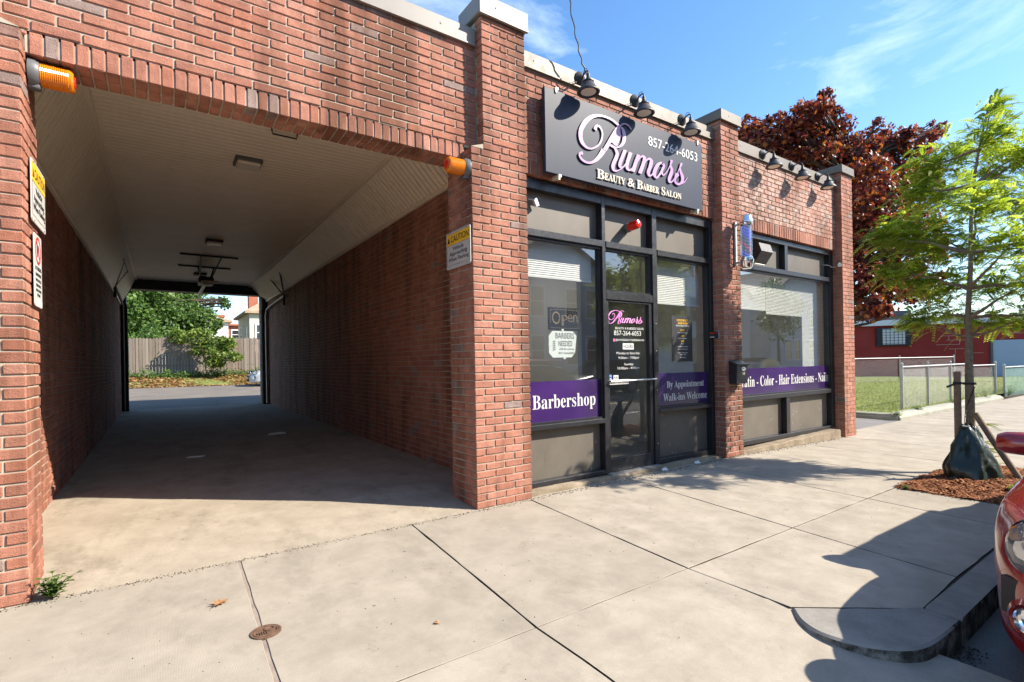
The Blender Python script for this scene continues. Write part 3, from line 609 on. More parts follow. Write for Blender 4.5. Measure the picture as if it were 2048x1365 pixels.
for nm,(xa,xb,za,zb) in (('sill',(2.975,4.065,.62,.67)),('sill',(4.99,6.06,.67,.717)),('base_rail',(2.975,4.065,.036,.098)),('base_rail',(4.99,6.06,.04,.105)),('base_rail',(6.585,9.50,.07,.135)),('sill',(6.585,9.50,.70,.765)),
    ('transom_bar',(2.975,4.065,2.58,2.65)),('transom_bar',(4.12,4.905,2.58,2.65)),('transom_bar',(4.99,6.06,2.58,2.65)),('transom_bar',(6.585,9.50,2.60,2.67)),('door_head',(4.12,4.905,2.0,2.09)),
    ('head_rail',(2.975,4.065,3.06,3.165)),('head_rail',(4.12,4.905,3.06,3.165)),('head_rail',(4.99,6.06,3.06,3.165)),('head_rail',(6.585,9.50,3.06,3.135))):
    ex=.012 if nm in('sill','transom_bar') else 0
    bars(nm,[(xa,xb,FY0-ex,FY1,za,zb)])
bars('mullion',[vbar(8.01,8.10,2.67,3.06)]); bars('mullion',[vbar(7.985,8.095,.135,.70)])
for xa,xb,za,zb in ((2.975,4.065,2.65,3.06),(4.12,4.905,2.65,3.06),(4.99,6.06,2.65,3.06),(2.975,4.065,.098,.62),(4.99,6.06,.105,.67),(6.585,8.01,2.67,3.06),(8.10,9.50,2.67,3.06),(6.585,7.985,.135,.70),(8.095,9.50,.135,.70)):
    mb=MB(); mb.box(xa,xb,.243,.26,za,zb); mb.build('infill_panel',PANEL,BLD)
def letter(parent,lines,mat=WHITE,O=(0,.2092,0)):
    for (b,u0,u1,v0,v1,sf) in lines:
        mb=MB(); text(mb,b,u0,u1,v0,v1,O,*FAC,.0012,0,sf,-.004 if sf else 0); o=mb.build('lettering',mat,parent)
    return o
w1=shop_window(2.975,4.065,.67,2.58,0,(.692,1.108)); letter(w1,[('Barbershop',3.10,3.975,.785,.968,True)])
w2=shop_window(4.99,6.06,.717,2.58,0,(.739,1.144)); letter(w2,[('By Appointment',5.20,5.96,.935,1.043,True),('Walk-ins Welcome',5.13,6.02,.795,.89,True)])
w3=shop_window(6.585,9.50,.765,2.60,0,(.787,1.165)); letter(w3,[('Keratin - Color - Hair Extensions - Nails',6.66,9.485,.895,1.05,True)])
w4=shop_window(4.12,4.905,2.09,2.58,0)
# price poster on the right-hand light
mb=MB(); mb.box(5.315,5.73,.2100,.2112,1.285,1.872); mb.build('price_poster',BLKPL,w2)
letter(w2,[('RUMORS BEAUTY',5.42,5.64,1.80,1.828,False),('BARBER SALON',5.44,5.63,1.765,1.79,False),('$200',5.49,5.57,1.67,1.70,False),('$60',5.50,5.56,1.60,1.63,False),('$35',5.50,5.56,1.53,1.56,False)],YELLOW,(0,.2098,0))
letter(w2,[('GRAND BEAUTY SPECIAL',5.40,5.67,1.735,1.755,False),('Full Sew-in Braids Treatment',5.43,5.63,1.648,1.662,False),('Silk Press and Blowout',5.44,5.62,1.578,1.592,False),('Man Cut',5.50,5.56,1.508,1.52,False),('15% OFF New Client Service',5.43,5.635,1.47,1.485,False),('10% OFF All Braid Styles',5.44,5.63,1.435,1.45,False),('MONDAY - THURSDAY ONLY',5.43,5.625,1.39,1.405,False),('9:00am to 7:00pm',5.46,5.60,1.365,1.38,False),('857-264-6053',5.47,5.59,1.33,1.345,False)],WHITE,(0,.2098,0))
# door
dm=MB()
for b in ((4.124,4.168,.17,.225,.055,1.996),(4.842,4.901,.17,.225,.055,1.996),(4.168,4.842,.17,.225,.055,.20),(4.168,4.842,.17,.225,1.975,1.996)): dm.box(*b,0,.5,.004)
DOOR=dm.build('door',BLACKF,BLD); mb=MB(); mb.quad((4.168,.208,.20),(4.842,.208,.20),(4.842,.208,1.975),(4.168,.208,1.975)); mb.build('door_glass',GLASSD,DOOR)
mb=MB(); mb.tube([(4.13,.12,1.08),(4.90,.12,1.083)],.011,8); mb.tube([(4.15,.17,1.08),(4.15,.12,1.08)],.012,6); mb.tube([(4.88,.17,1.083),(4.88,.12,1.083)],.012,6); mb.build('push_bar',METAL,DOOR)
mb=MB()
for k in range(3): mb.box(4.175,4.50,.185,.20,1.035+.022*k,1.048+.022*k,0,.5,.003)
mb.build('push_plate',METAL,DOOR)
mb=MB(); mb.box(4.09,4.93,.09,.165,.038,.052); mb.build('threshold',METAL,BLD)
for zz in (1.75,1.42,.95,.30): 
    mb=MB(); mb.lathe([(.008,0),(.006,.004),(0,.005)],8,(4.95,.153,zz),(0,-1,0)); mb.build('bolt',METAL,BLD)
letter(DOOR,[('BEAUTY & BARBER SALON',4.30,4.785,1.672,1.70,True),('857-264-6053',4.28,4.735,1.603,1.657,False),('@RUMORSBEAUTYBARBERSALON',4.30,4.785,1.533,1.563,False),('Monday to Saturday',4.315,4.705,1.375,1.412,False),('9:00am - 7:00pm',4.345,4.69,1.322,1.357,False),('Sunday',4.44,4.595,1.248,1.282,False),('10:00am - 4:00pm',4.33,4.70,1.20,1.238,False)],WHITE,(0,.2045,0))
mb=MB(); mb.box(4.42,4.605,.2035,.2045,1.44,1.512); mb.build('hours_plate',WHITE,DOOR); mb=MB(); text(mb,'HOURS',4.435,4.59,1.455,1.497,(0,.2034,0),*FAC,.0008); mb.build('hours_lettering',BLACK,DOOR)
mb=MB(); mb.box(4.258,4.34,.2035,.2045,1.09,1.145); mb.build('push_label',WHITE,DOOR); mb=MB(); text(mb,'PUSH',4.268,4.33,1.105,1.13,(0,.2034,0),*FAC,.0008); mb.build('push_lettering',BLACK,DOOR)
mb=MB(); mb.prism([(4.175,1.15),(4.175,1.10),(4.205,1.065),(4.235,1.10),(4.235,1.15),(4.205,1.158)],0,.001,f=lambda a,b,c:(a,.2045-c,b)); mb.build('shield_sticker',BLUEP,DOOR)
mb=MB(); mb.prism([(4.183,1.142),(4.183,1.134),(4.227,1.134),(4.227,1.142)],0,.001,f=lambda a,b,c:(a,.2033-c,b)); mb.prism([(4.187,1.11),(4.187,1.098),(4.223,1.098),(4.223,1.11)],0,.001,f=lambda a,b,c:(a,.2033-c,b)); mb.build('sticker_band',WHITE,DOOR)
mb=MB(); mb.box(4.268,4.292,.2035,.2045,1.532,1.564); mb.build('camera_icon',pinkmat('icon_pink',1,(.75,.1,.3),(.8,.3,.2)),DOOR)
RUMORS=[[[(3.849,3.758),(3.852,3.777),(3.860,3.795),(3.884,3.799),(3.910,3.776),(3.921,3.736),(3.909,3.679),(3.870,3.618),(3.818,3.578),(3.762,3.551),(3.703,3.555),(3.658,3.593),(3.643,3.651),(3.657,3.715),(3.706,3.788),(3.771,3.851),(3.842,3.894),(3.934,3.921),(4.031,3.923),(4.101,3.911),(4.181,3.882)],[(3.836,3.751),(3.806,3.771),(3.847,3.817),(3.900,3.816),(3.930,3.787),(3.944,3.741),(3.933,3.680),(3.891,3.611),(3.829,3.564),(3.761,3.534),(3.684,3.533),(3.617,3.569),(3.589,3.635),(3.599,3.714),(3.653,3.805),(3.740,3.881),(3.836,3.925),(3.941,3.945),(4.044,3.946),(4.119,3.932),(4.200,3.902)]],
[[(4.209,3.884),(4.230,3.857),(4.240,3.825),(4.243,3.782),(4.233,3.733),(4.205,3.689),(4.160,3.655),(4.114,3.649),(4.083,3.657),(4.056,3.658)],[(4.217,3.891),(4.263,3.877),(4.289,3.844),(4.296,3.794),(4.283,3.732),(4.233,3.674),(4.165,3.640),(4.106,3.627),(4.065,3.629),(4.041,3.637)]],
[[(4.095,3.628),(4.119,3.600),(4.127,3.571),(4.111,3.533),(4.077,3.474),(4.057,3.418),(4.077,3.377),(4.133,3.374),(4.197,3.406),(4.252,3.445),(4.302,3.502)],[(4.111,3.640),(4.152,3.620),(4.176,3.583),(4.164,3.531),(4.129,3.471),(4.109,3.426),(4.109,3.399),(4.133,3.389),(4.190,3.415),(4.242,3.450),(4.293,3.504)]],
[[(4.227,3.900),(4.268,3.925),(4.308,3.928),(4.346,3.918),(4.378,3.894)],[(4.216,3.916),(4.266,3.940),(4.318,3.945),(4.363,3.932),(4.391,3.903)]],
[[(3.647,3.457),(3.636,3.486),(3.589,3.460),(3.590,3.424),(3.624,3.390),(3.692,3.374),(3.769,3.387),(3.851,3.431),(3.925,3.497),(3.983,3.566)],[(3.629,3.447),(3.616,3.453),(3.618,3.454),(3.611,3.435),(3.642,3.409),(3.701,3.396),(3.760,3.409),(3.818,3.453),(3.872,3.515),(3.917,3.582)]],
[[(4.254,3.646),(4.212,3.567),(4.174,3.491),(4.167,3.445),(4.210,3.422),(4.264,3.457),(4.317,3.525)],[(4.304,3.644),(4.263,3.565),(4.225,3.491),(4.213,3.460),(4.215,3.446),(4.249,3.464),(4.305,3.528)]],
[[(4.337,3.637),(4.311,3.576),(4.279,3.492),(4.290,3.434),(4.350,3.425),(4.395,3.462)],[(4.397,3.637),(4.367,3.576),(4.332,3.498),(4.327,3.453),(4.347,3.445),(4.384,3.470)]],
[[(4.470,3.641),(4.422,3.544),(4.369,3.429)],[(4.526,3.639),(4.478,3.543),(4.426,3.428)]],
[[(4.447,3.510),(4.524,3.601),(4.566,3.625),(4.570,3.612),(4.542,3.544),(4.482,3.432)],[(4.436,3.512),(4.507,3.607),(4.568,3.649),(4.625,3.625),(4.597,3.543),(4.539,3.429)]],
[[(4.553,3.494),(4.631,3.592),(4.678,3.620),(4.684,3.603),(4.663,3.543),(4.630,3.469),(4.663,3.424),(4.731,3.453),(4.783,3.527)],[(4.542,3.496),(4.613,3.598),(4.681,3.646),(4.741,3.619),(4.720,3.544),(4.683,3.476),(4.686,3.452),(4.713,3.461),(4.771,3.530)]],
[[(4.924,3.613),(4.900,3.643),(4.814,3.607),(4.753,3.538),(4.732,3.460),(4.799,3.425),(4.872,3.486),(4.935,3.561),(4.952,3.621),(4.904,3.637)],[(4.899,3.602),(4.895,3.620),(4.851,3.589),(4.812,3.534),(4.790,3.476),(4.798,3.448),(4.845,3.494),(4.895,3.564),(4.917,3.610),(4.890,3.624)]],
[[(4.899,3.581),(4.875,3.518),(4.922,3.483),(4.987,3.534),(5.050,3.617),(5.086,3.666),(5.100,3.700),(5.060,3.703)],[(4.922,3.582),(4.909,3.527),(4.924,3.500),(4.972,3.539),(5.034,3.619),(5.051,3.666),(5.056,3.683),(5.049,3.689)]],
[[(5.041,3.632),(5.055,3.584),(5.029,3.526),(5.001,3.464),(5.027,3.419),(5.097,3.445),(5.149,3.511)],[(5.064,3.642),(5.103,3.595),(5.090,3.527),(5.055,3.470),(5.053,3.445),(5.080,3.453),(5.135,3.514)]],
[[(5.175,3.540),(5.232,3.628),(5.273,3.678),(5.282,3.708),(5.242,3.700)],[(5.162,3.541),(5.215,3.629),(5.235,3.679),(5.242,3.689),(5.240,3.691)]],
[[(5.221,3.637),(5.226,3.589),(5.251,3.534),(5.247,3.482),(5.207,3.449),(5.170,3.451),(5.146,3.471),(5.164,3.502),(5.210,3.540),(5.205,3.569)],[(5.247,3.644),(5.265,3.603),(5.306,3.550),(5.296,3.478),(5.218,3.425),(5.144,3.427),(5.117,3.463),(5.125,3.504),(5.138,3.543),(5.154,3.563)]],
[[(5.255,3.444),(5.321,3.480),(5.381,3.552)],[(5.244,3.455),(5.308,3.486),(5.374,3.554)]]]
RFACE=[(4.243,3.926),(4.191,3.896),(4.130,3.849),(4.089,3.797),(4.047,3.740),(4.002,3.673),(3.932,3.575),(3.982,3.566),(4.023,3.616),(4.054,3.668),(4.068,3.680),(4.114,3.655),(4.154,3.660),(4.169,3.693),(4.179,3.709),(4.188,3.729),(4.201,3.751),(4.202,3.767),(4.219,3.780),(4.207,3.812),(4.201,3.856),(4.217,3.891)]

def ribbon(mb,ea,eb,f,d0,d1,mf=0,ms=1,n=5):
    A=catmull([(a,b,0) for a,b in ea],n); B=catmull([(a,b,0) for a,b in eb],n); k=len(A)
    V=[f(p.x,p.y,d1) for p in A]+[f(p.x,p.y,d1) for p in B]+[f(p.x,p.y,d0) for p in A]+[f(p.x,p.y,d0) for p in B]
    F1=[(i,i+1,k+i+1,k+i) for i in range(k-1)]
    F2=[(2*k+i,2*k+i+1,i+1,i) for i in range(k-1)]+[(k+i,k+i+1,3*k+i+1,3*k+i) for i in range(k-1)]+[(2*k,0,k,3*k),(k-1,3*k-1,4*k-1,2*k-1)]
    mb.add(V,F1,mf); mb.add(V,F2,ms)
def rumors(mb,f,d0,d1,mf=0,ms=1):
    for i,(a,b) in enumerate(RUMORS): ribbon(mb,a,b,f,d0-.0002*i,d1-.0002*i,mf,ms)
    n=len(RFACE); V=[f(x,z,d1-.004) for x,z in RFACE]+[f(x,z,d0) for x,z in RFACE]
    mb.add(V,[tuple(range(n))],mf); mb.add(V,[(i,(i+1)%n,n+(i+1)%n,n+i) for i in range(n)],ms)
# ------------------------------------------------------------------ shop sign
SG=thing('shop_sign','navy sign board with lilac script lettering and a white telephone number above the door','sign',(4.43,0,3.19))
mb=MB(); mb.box(3.16,5.70,.0,.05,3.19,4.035,0,.5,.004); mb.build('board',SIGNB,SG)
mb=MB(); rumors(mb,lambda u,v,w:(u,w,v),-.002,-.016); mb.build('script_lettering',[PINK,PINKD],SG)
mb=MB(); text(mb,'857-264-6053',4.682,5.602,3.795,3.905,(0,-.0005,0),*FAC,.004); mb.build('phone_lettering',WHITE,SG)
mb=MB()
for b,u0,u1,v0,v1 in (('B',3.843,3.95,3.252,3.352),('EAUTY',3.955,4.275,3.254,3.332),('&',4.315,4.425,3.252,3.345),('B',4.463,4.56,3.254,3.352),('ARBER',4.565,4.84,3.256,3.332),('S',4.888,4.955,3.254,3.352),('ALON',4.962,5.257,3.257,3.332)):
    text(mb,b,u0,u1,v0,v1,(0,-.0005,0),*FAC,.015,0,True,.002)
mb.build('tagline_lettering',CREAM,SG)
for x,z in ((3.32,4.045),(3.34,3.175),(5.60,3.18),(5.62,4.045)):
    mb=MB(); mb.box(x-.02,x+.02,-.008,.11,z-.012,z+.02,0,.5,.003); mb.box(x-.025,x-.005,-.012,.02,z-.04,z+.01); mb.build('clip',CREAM,SG)
# ------------------------------------------------------------------ barn lamps
def lamp(x,yw,z,sx,sy,sz,label,grp):
    """wall plate at x,z on the wall face yw; shade rim centre at sx,sy,sz"""
    t=thing('barn_lamp',label,'lamp',(x,yw,z),grp); mb=MB(); pr=[(.072,0)]+[(.072-.009*k+(.004 if k%2 else 0),.008+.006*k) for k in range(6)]+[(0.012,.046)]; mb.lathe(pr,24,(x,yw,z),(0,-1,0)); mb.build('wall_plate',LAMPB,t,smooth=True)
    q=Vector((x,yw-.03,z-.02)); e=Vector((sx,sy,sz+.19)); mb=MB(); mb.tube(catmull([q,q.lerp(e,.35)+Vector((0,0,.035)),q.lerp(e,.8)+Vector((0,0,.045)),e+Vector((0,0,.02)),e-Vector((0,0,.02))],5),.008,8); mb.tube(catmull([q+Vector((.01,0,.03)),q.lerp(e,.45)+Vector((0,0,.075)),q.lerp(e,.85)+Vector((0,0,.065))],4),.003,5); mb.build('arm',LAMPB,t,smooth=True)
    s=MB(); s.lathe([(.010,.195),(.018,.190),(.021,.155),(.036,.125),(.056,.118),(.058,.107),(.050,.103),(.066,.085),(.076,.060),(.102,.030),(.116,.012),(.116,.0),(.098,.0),(.080,.03),(.0,.035)],28,(sx,sy,sz)); sh=s.build('shade',LAMPB,t,smooth=True)
    d=MB(); d.lathe([(.080,.008),(.072,.003),(.0,.001)],24,(sx,sy,sz)); d.build('diffuser',LENSW,sh)
for x,sx,sz,l in ((3.72,3.62,4.034,'black barn lamp over the left end of the navy sign, cable rising behind it'),(4.57,4.456,4.04,'middle black barn lamp above the navy sign'),(5.43,5.292,4.03,'black barn lamp above the telephone number of the navy sign')): lamp(x,.09,4.315,sx,-.14,sz,l,'barn lamps above the navy sign')
for x,sx,l in ((7.265,7.32,'black barn lamp on the right-hand brick wall, nearest the barber pole'),(8.095,8.15,'middle black barn lamp on the right-hand brick wall'),(8.93,8.985,'black barn lamp on the right-hand brick wall, nearest the red-leaved tree')): lamp(x,.075,4.275,sx,-.065,4.06,l,'barn lamps on the right-hand brick wall')
# ------------------------------------------------------------------ warning beacons
def beacon(o,ax,lab):
    t=thing('warning_beacon',lab,'warning light',o,'amber beacons at the passage mouth'); mb=MB(); mb.lathe([(.085,0),(.085,.03),(.072,.05),(.0,.05)],24,o,ax); o2=Vector(o); mb.box(o2.x-.03+ax[0]*.02,o2.x+.03+ax[0]*.02,o2.y-.03,o2.y+.03,o2.z-.095,o2.z-.06,0,.5,.006); mb.build('base',GREYP,t,smooth=True)
    mb=MB(); pr=[(.068,.05)]
    for k in range(14): pr+=[(.070,.055+.0095*k),(.0675,.0597+.0095*k)]
    pr+=[(.066,.195),(.056,.205),(.0,.206)]; mb.lathe(pr,28,o,ax); mb.build('lens',AMBER,t,smooth=False)
    mb=MB(); mb.lathe([(.040,.2065),(.036,.212),(.0,.213)],20,o,ax); mb.build('end_reflector',REDL,t)
beacon((-.612,.20,3.09),(1,0,0),'amber flashing beacon on the left passage pier under the brick lintel'); beacon((2.302,.06,3.06),(-1,0,0),'amber flashing beacon on the middle pier above the caution sign')
# ------------------------------------------------------------------ caution signs
def plate(nm,lab,cat,O,U,w,h,th,build):
    t=thing(nm,lab,cat,O); U=Vector(U); V=Vector((0,0,1)); N=U.cross(V); f=lambda a,b,c: tuple(Vector(O)+U*a+V*b+N*c)
    def rect(mb,a0,a1,b0,b1,c0,c1): mb.prism([(a0,b0),(a1,b0),(a1,b1),(a0,b1)],c0,c1,f=f)
    mb=MB(); r=.018; pl=[]
    for cx,cy,a0 in ((w-r,r,-90),(w-r,h-r,0),(r,h-r,90),(r,r,180)):
        for k in range(5): a=R(a0+k*22.5); pl.append((cx+r*math.cos(a),cy+r*math.sin(a)))
    mb.prism(pl,0,th,f=f); mb.build('plate',SIGNW,t); build(t,rect,f,th,O,tuple(U),w,h); return t
def caution(t,rect,f,th,O,U,w,h):
    e=th; V=(0,0,1); mb=MB(); rect(mb,.012,w-.012,h*.655,h*.955,e,e+.0008); mb.build('yellow_band',YELLOW,t)
    N=np.cross(U,V); O2=np.array(O)+N*(e+.0009); mb=MB(); text(mb,'CAUTION',w*.20,w*.94,h*.715,h*.89,O2,U,V,.0006,0,False,.012)
    tri=[(w*.05,h*.715),(w*.17,h*.715),(w*.11,h*.88)]; mb.prism(tri,e+.0009,e+.0015,f=f)
    for b,u0,u1,v0,v1 in (('Vehicle',.27,.73,.49,.60),('Approaching',.14,.87,.315,.46),('When Flashing',.09,.93,.17,.305)): text(mb,b,w*u0,w*u1,h*v0,h*v1,O2,U,V,.0006,0,False,.006)
    text(mb,'ComplianceSigns.com',w*.32,w*.68,h*.085,h*.105,O2,U,V,.0006)
    for a0,a1,b0,b1 in ((.03,.97,.10,.104),(.03,.034,.10,.65),(.966,.97,.10,.65),(.03,.97,.645,.65),(.03,.97,.955,.96)):
        if b1==.104: rect(mb,w*a0,w*.31,h*b0,h*b1,e,e+.001); rect(mb,w*.69,w*a1,h*b0,h*b1,e,e+.001)
        else: rect(mb,w*a0,w*a1,h*b0,h*b1,e,e+.001)
    mb.build('lettering',BLACK,t)
    for a,b in ((.14,.03),(.86,.03),(.14,.975),(.86,.975)):
        mb=MB(); mb.prism([(w*a+.006*math.cos(k),h*b+.006*math.sin(k)) for k in [i*.785 for i in range(8)]],e,e+.004,f=f); mb.build('screw',METAL,t)
plate('caution_sign','white and yellow caution sign about vehicles on the side of the middle pier','sign',(2.296,.462,2.205),(0,-1,0),.455,.345,.006,caution)
plate('caution_sign','white and yellow caution sign on the left pier above the no parking sign','sign',(-.608,.135,2.20),(0,1,0),.43,.37,.006,caution)
def nopark(t,rect,f,th,O,U,w,h):
    V=(0,0,1); N=np.cross(U,V); O2=np.array(O)+N*(th+.0003); mb=MB(); c=(w*.5,h*.78); 
    for k in range(28):
        a=2*math.pi*k/28; b=2*math.pi*(k+1)/28; mb.prism([(c[0]+.085*math.cos(a),c[1]+.085*math.sin(a)),(c[0]+.085*math.cos(b),c[1]+.085*math.sin(b)),(c[0]+.068*math.cos(b),c[1]+.068*math.sin(b)),(c[0]+.068*math.cos(a),c[1]+.068*math.sin(a))],th,th+.0012,f=f)
    d=.707*.075; e=.009; mb.prism([(c[0]-d-e*.7,c[1]+d-e*.7),(c[0]+d-e*.7,c[1]-d-e*.7),(c[0]+d+e*.7,c[1]-d+e*.7),(c[0]-d+e*.7,c[1]+d+e*.7)],th+.0013,th+.002,f=f); mb.build('red_circle',REDP,t)
    mb=MB(); text(mb,'P',w*.35,w*.62,h*.69,h*.86,O2,U,V,.0008,0,False,.02)
    for b,u0,u1,v0,v1 in (('NO PARKING',.10,.90,.50,.555),('UNAUTHORIZED',.14,.86,.42,.465),('VEHICLES WILL BE',.12,.88,.345,.385),('TOWED AWAY AT',.16,.84,.275,.315),('VEHICLE OWNER\'S',.14,.86,.205,.245),('EXPENSE',.28,.72,.14,.18)): text(mb,b,w*u0,w*u1,h*v0,h*v1,O2,U,V,.0008)
    mb.build('lettering',BLACK,t); mb=MB(); rect(mb,w*.40,w*.92,h*.02,h*.085,th,th+.001); mb.build('sticker',CARDB,t)
plate('no_parking_sign','tall narrow no parking sign with a barred red circle on the left pier','sign',(-.608,.185,1.70),(0,1,0),.225,.44,.005,nopark)
# ------------------------------------------------------------------ barber pole
o=(6.40,-.165,2.49); BP=thing('barber_pole','chrome capped barber pole with lit blue and red spiral on the brick pier','barber pole',o)
mb=MB(); mb.lathe([(.0,.0),(.055,.005),(.078,.03),(.082,.085),(.088,.10),(.088,.125),(.075,.135),(.078,.15),(.070,.165)],28,o); mb.build('base_cap',CHROME,BP,smooth=True)
mb=MB(); mb.lathe([(.070,.575),(.078,.585),(.078,.605),(.088,.615),(.088,.64),(.080,.65),(.078,.685),(.062,.71),(.03,.722),(.0,.724)],28,o); mb.build('top_cap',CHROME,BP,smooth=True)
mb=MB(); mb.lathe([(.074,.16),(.074,.58)],28,o); mb.build('clear_tube',CLEAR,BP,smooth=True)
st=NB('barber_stripe'); se=st.n('ShaderNodeSeparateXYZ'); st.l(st.pos(),se.inputs[0]); 
ang=st.math('ARCTAN2',st.math('SUBTRACT',se.outputs[1],-.165),st.math('SUBTRACT',se.outputs[0],6.40)); ph=st.math('FRACT',st.math('ADD',st.math('MULTIPLY',ang,1/(2*math.pi)),st.math('MULTIPLY',se.outputs[2],2.9)))
cst=st.n('ShaderNodeValToRGB'); e=cst.color_ramp.elements; cst.color_ramp.interpolation='CONSTANT'; e[0].position=0; e[0].color=(.02,.05,.45,1); e[1].position=.40; e[1].color=(.05,.06,.09,1); q=e.new(.62); q.color=(.45,.02,.03,1); q=e.new(.70); q.color=(.05,.06,.09,1); st.l(ph,cst.inputs[0]); st.set(cst.outputs[0],.4)
st.l(cst.outputs[0],st.p.inputs['Emission Color']); st.p.inputs['Emission Strength'].default_value=.10; mb=MB(); mb.lathe([(.058,.16),(.058,.58)],32,o); mb.build('striped_cylinder',st.mat,BP,smooth=True)
mb=MB(); dotm=EMIT
for k in range(26):
    for i in range(21): a=2*math.pi*k/26; c=Vector((6.40+.0585*math.cos(a),-.165+.0585*math.sin(a),2.67+i*.019)); n=Vector((math.cos(a),math.sin(a),0)); u=Vector((-n.y,n.x,0)); mb.obox(c,u*.0018,n*.0006,Vector((0,0,.0018)))
dts=mb.build('light_dots',DOTM,BP); dts['kind']='stuff'
mb=MB(); mb.box(6.375,6.415,-.028,-.001,2.56,3.15,0,.5,.004); mb.tube([(6.395,-.02,2.60),(6.398,-.10,2.585)],.014,8); mb.tube([(6.395,-.02,3.10),(6.398,-.10,3.115)],.014,8); mb.build('wall_bracket',METAL,BP)
# ------------------------------------------------------------------ small fittings
t=thing('floodlight','black angular floodlight housing tilted down beside the barber pole','floodlight',(7.0,.2,2.78)); mb=MB(); mb.prism([(-.13,-.02),(-.02,-.17),(.13,-.10),(.16,.06),(.06,.13),(-.09,.10)],-.15,.15,f=lambda a,b,c:(7.02+c+.02*a,.02+a,2.82+b)); mb.build('housing',BLKPL,t)
mb=MB(); mb.prism([(-.017,-.166),(.126,-.1),(.130,-.105),(-.02,-.177)],-.13,.13,f=lambda a,b,c:(7.02+c,.02+a,2.82+b)); mb.build('light_window',METAL,t); mb=MB(); mb.tube([(7.0,.24,2.70),(7.0,.12,2.74)],.02,8); mb.lathe([(.05,0),(.04,.02)],12,(7.0,.243,2.70),(0,-1,0)); mb.build('bracket',BLKPL,t)
t=thing('alarm_light','red domed alarm light on the taupe panel above the door','alarm light',(4.55,.243,2.87)); mb=MB(); mb.lathe([(.055,0),(.055,.05),(.045,.06)],20,(4.55,.243,2.87),(0,-1,0)); mb.build('base',GREYP,t,smooth=True); mb=MB(); mb.lathe([(.046,.055),(.052,.075),(.050,.17),(.040,.20),(.0,.21)],24,(4.55,.243,2.87),(0,-1,.05)); mb.build('lens',REDL,t,smooth=True)
t=thing('motion_sensor','small white motion sensor tilted at the top left of the shopfront','sensor',(3.12,.2,2.96)); mb=MB(); mb.obox((3.175,.19,2.935),Vector((.018,0,.008)),Vector((0,.016,.0)),Vector((.016,0,-.036))); mb.build('housing',WHITEP,t); mb=MB(); mb.tube([(3.12,.243,2.975),(3.165,.19,2.96)],.006,6); mb.build('arm',WHITEP,t)
t=thing('security_camera','white bullet camera on the far right brick pier','camera',(9.61,.06,2.88)); mb=MB(); mb.lathe([(.032,0),(.034,.01),(.034,.11),(.025,.115),(.0,.112)],16,(9.60,.05,2.89),(-.85,-.45,-.2)); mb.build('housing',WHITEP,t,smooth=True); mb=MB(); mb.lathe([(.035,0),(.03,.02)],14,(9.61,.06,2.885),(-1,0,0)); mb.tube(catmull([(9.60,.09,2.87),(9.52,.12,2.85),(9.45,.15,2.88),(9.42,.24,2.90)],4),.004,5); mb.build('mount_and_lead',WHITEP,t)
t=thing('alarm_box','small black and red alarm box with a metal bracket on the second pier','alarm box',(6.12,.12,1.63)); mb=MB(); mb.box(6.03,6.085,.06,.165,1.585,1.672,0,.5,.006); mb.build('housing',BLKPL,t); mb=MB(); mb.box(6.085,6.12,.055,.11,1.58,1.675,0,.5,.004); mb.build('bracket',METAL,t); mb=MB(); mb.box(6.028,6.031,.08,.15,1.648,1.664); mb.box(6.04,6.075,.0585,.0605,1.645,1.66); mb.build('red_strip',REDL,t); mb=MB(); mb.box(6.028,6.031,.085,.15,1.595,1.607); mb.build('white_strip',WHITE,t)
t=thing('mailbox','black wall mailbox with an oval badge and house number on the second pier','mailbox',(6.33,0,1.12)); mb=MB(); mb.prism([(-.004,.98),(-.105,.98),(-.115,1.22),(-.004,1.25)],6.215,6.46,f=lambda a,b,c:(c,a,b)); mb.build('body',BLKPL,t); mb=MB(); mb.prism([(-.002,1.285),(-.002,1.262),(-.128,1.222),(-.130,1.240)],6.205,6.47,f=lambda a,b,c:(c,a,b)); mb.build('lid',LAMPB,t)
mb=MB(); mb.prism([(6.365+.045*math.cos(k*.3142),1.175+.026*math.sin(k*.3142)) for k in range(20)],0,.003,f=lambda a,b,c:(a,-.1145-c,b)); mb.build('badge',WHITEP,t); mb=MB(); text(mb,'MAIL',6.335,6.395,1.168,1.182,(0,-.1178,0),*FAC,.001); mb.build('badge_lettering',GREYP,t); mb=MB(); text(mb,'668',6.335,6.395,1.095,1.13,(0,-.1135,0),*FAC,.002); mb.build('house_number',CREAM,t)
# ------------------------------------------------------------------ window dressing
def blind(x0,x1,z0,z1,lab,y=.305):
    t=thing('window_blind',lab,'blind',((x0+x1)/2,y,z1),'white blinds inside the shop windows'); mb=MB(); mb.box(x0,x1,y,y+.035,z1-.035,z1); mb.build('head_rail',BLIND,t); mb=MB(); z=z1-.05
    while z>z0+.03:
        mb.add([(x0,y+.010,z-.0125),(x1,y+.010,z-.0125),(x1,y+.020,z+.0105),(x0,y+.020,z+.0105)],[(0,1,2,3)]); z-=.0225
    s=mb.build('slats',BLIND,t); s['kind']='stuff'; mb=MB(); mb.box(x0,x1,y+.004,y+.03,z0,z0+.022); mb.build('bottom_rail',BLIND,t)
blind(2.99,4.05,2.20,2.64,'white slatted blind half drawn over the barbershop window'); blind(5.0,6.05,2.02,2.64,'white slatted blind half drawn over the walk-ins window')
blind(6.60,7.72,2.04,2.64,'white slatted blind over the left part of the big right-hand window'); blind(7.73,8.84,1.99,2.64,'white slatted blind with lower hem in the middle of the big right-hand window'); blind(8.845,9.49,1.12,2.64,'long white blind lowered down the right side of the big right-hand window')
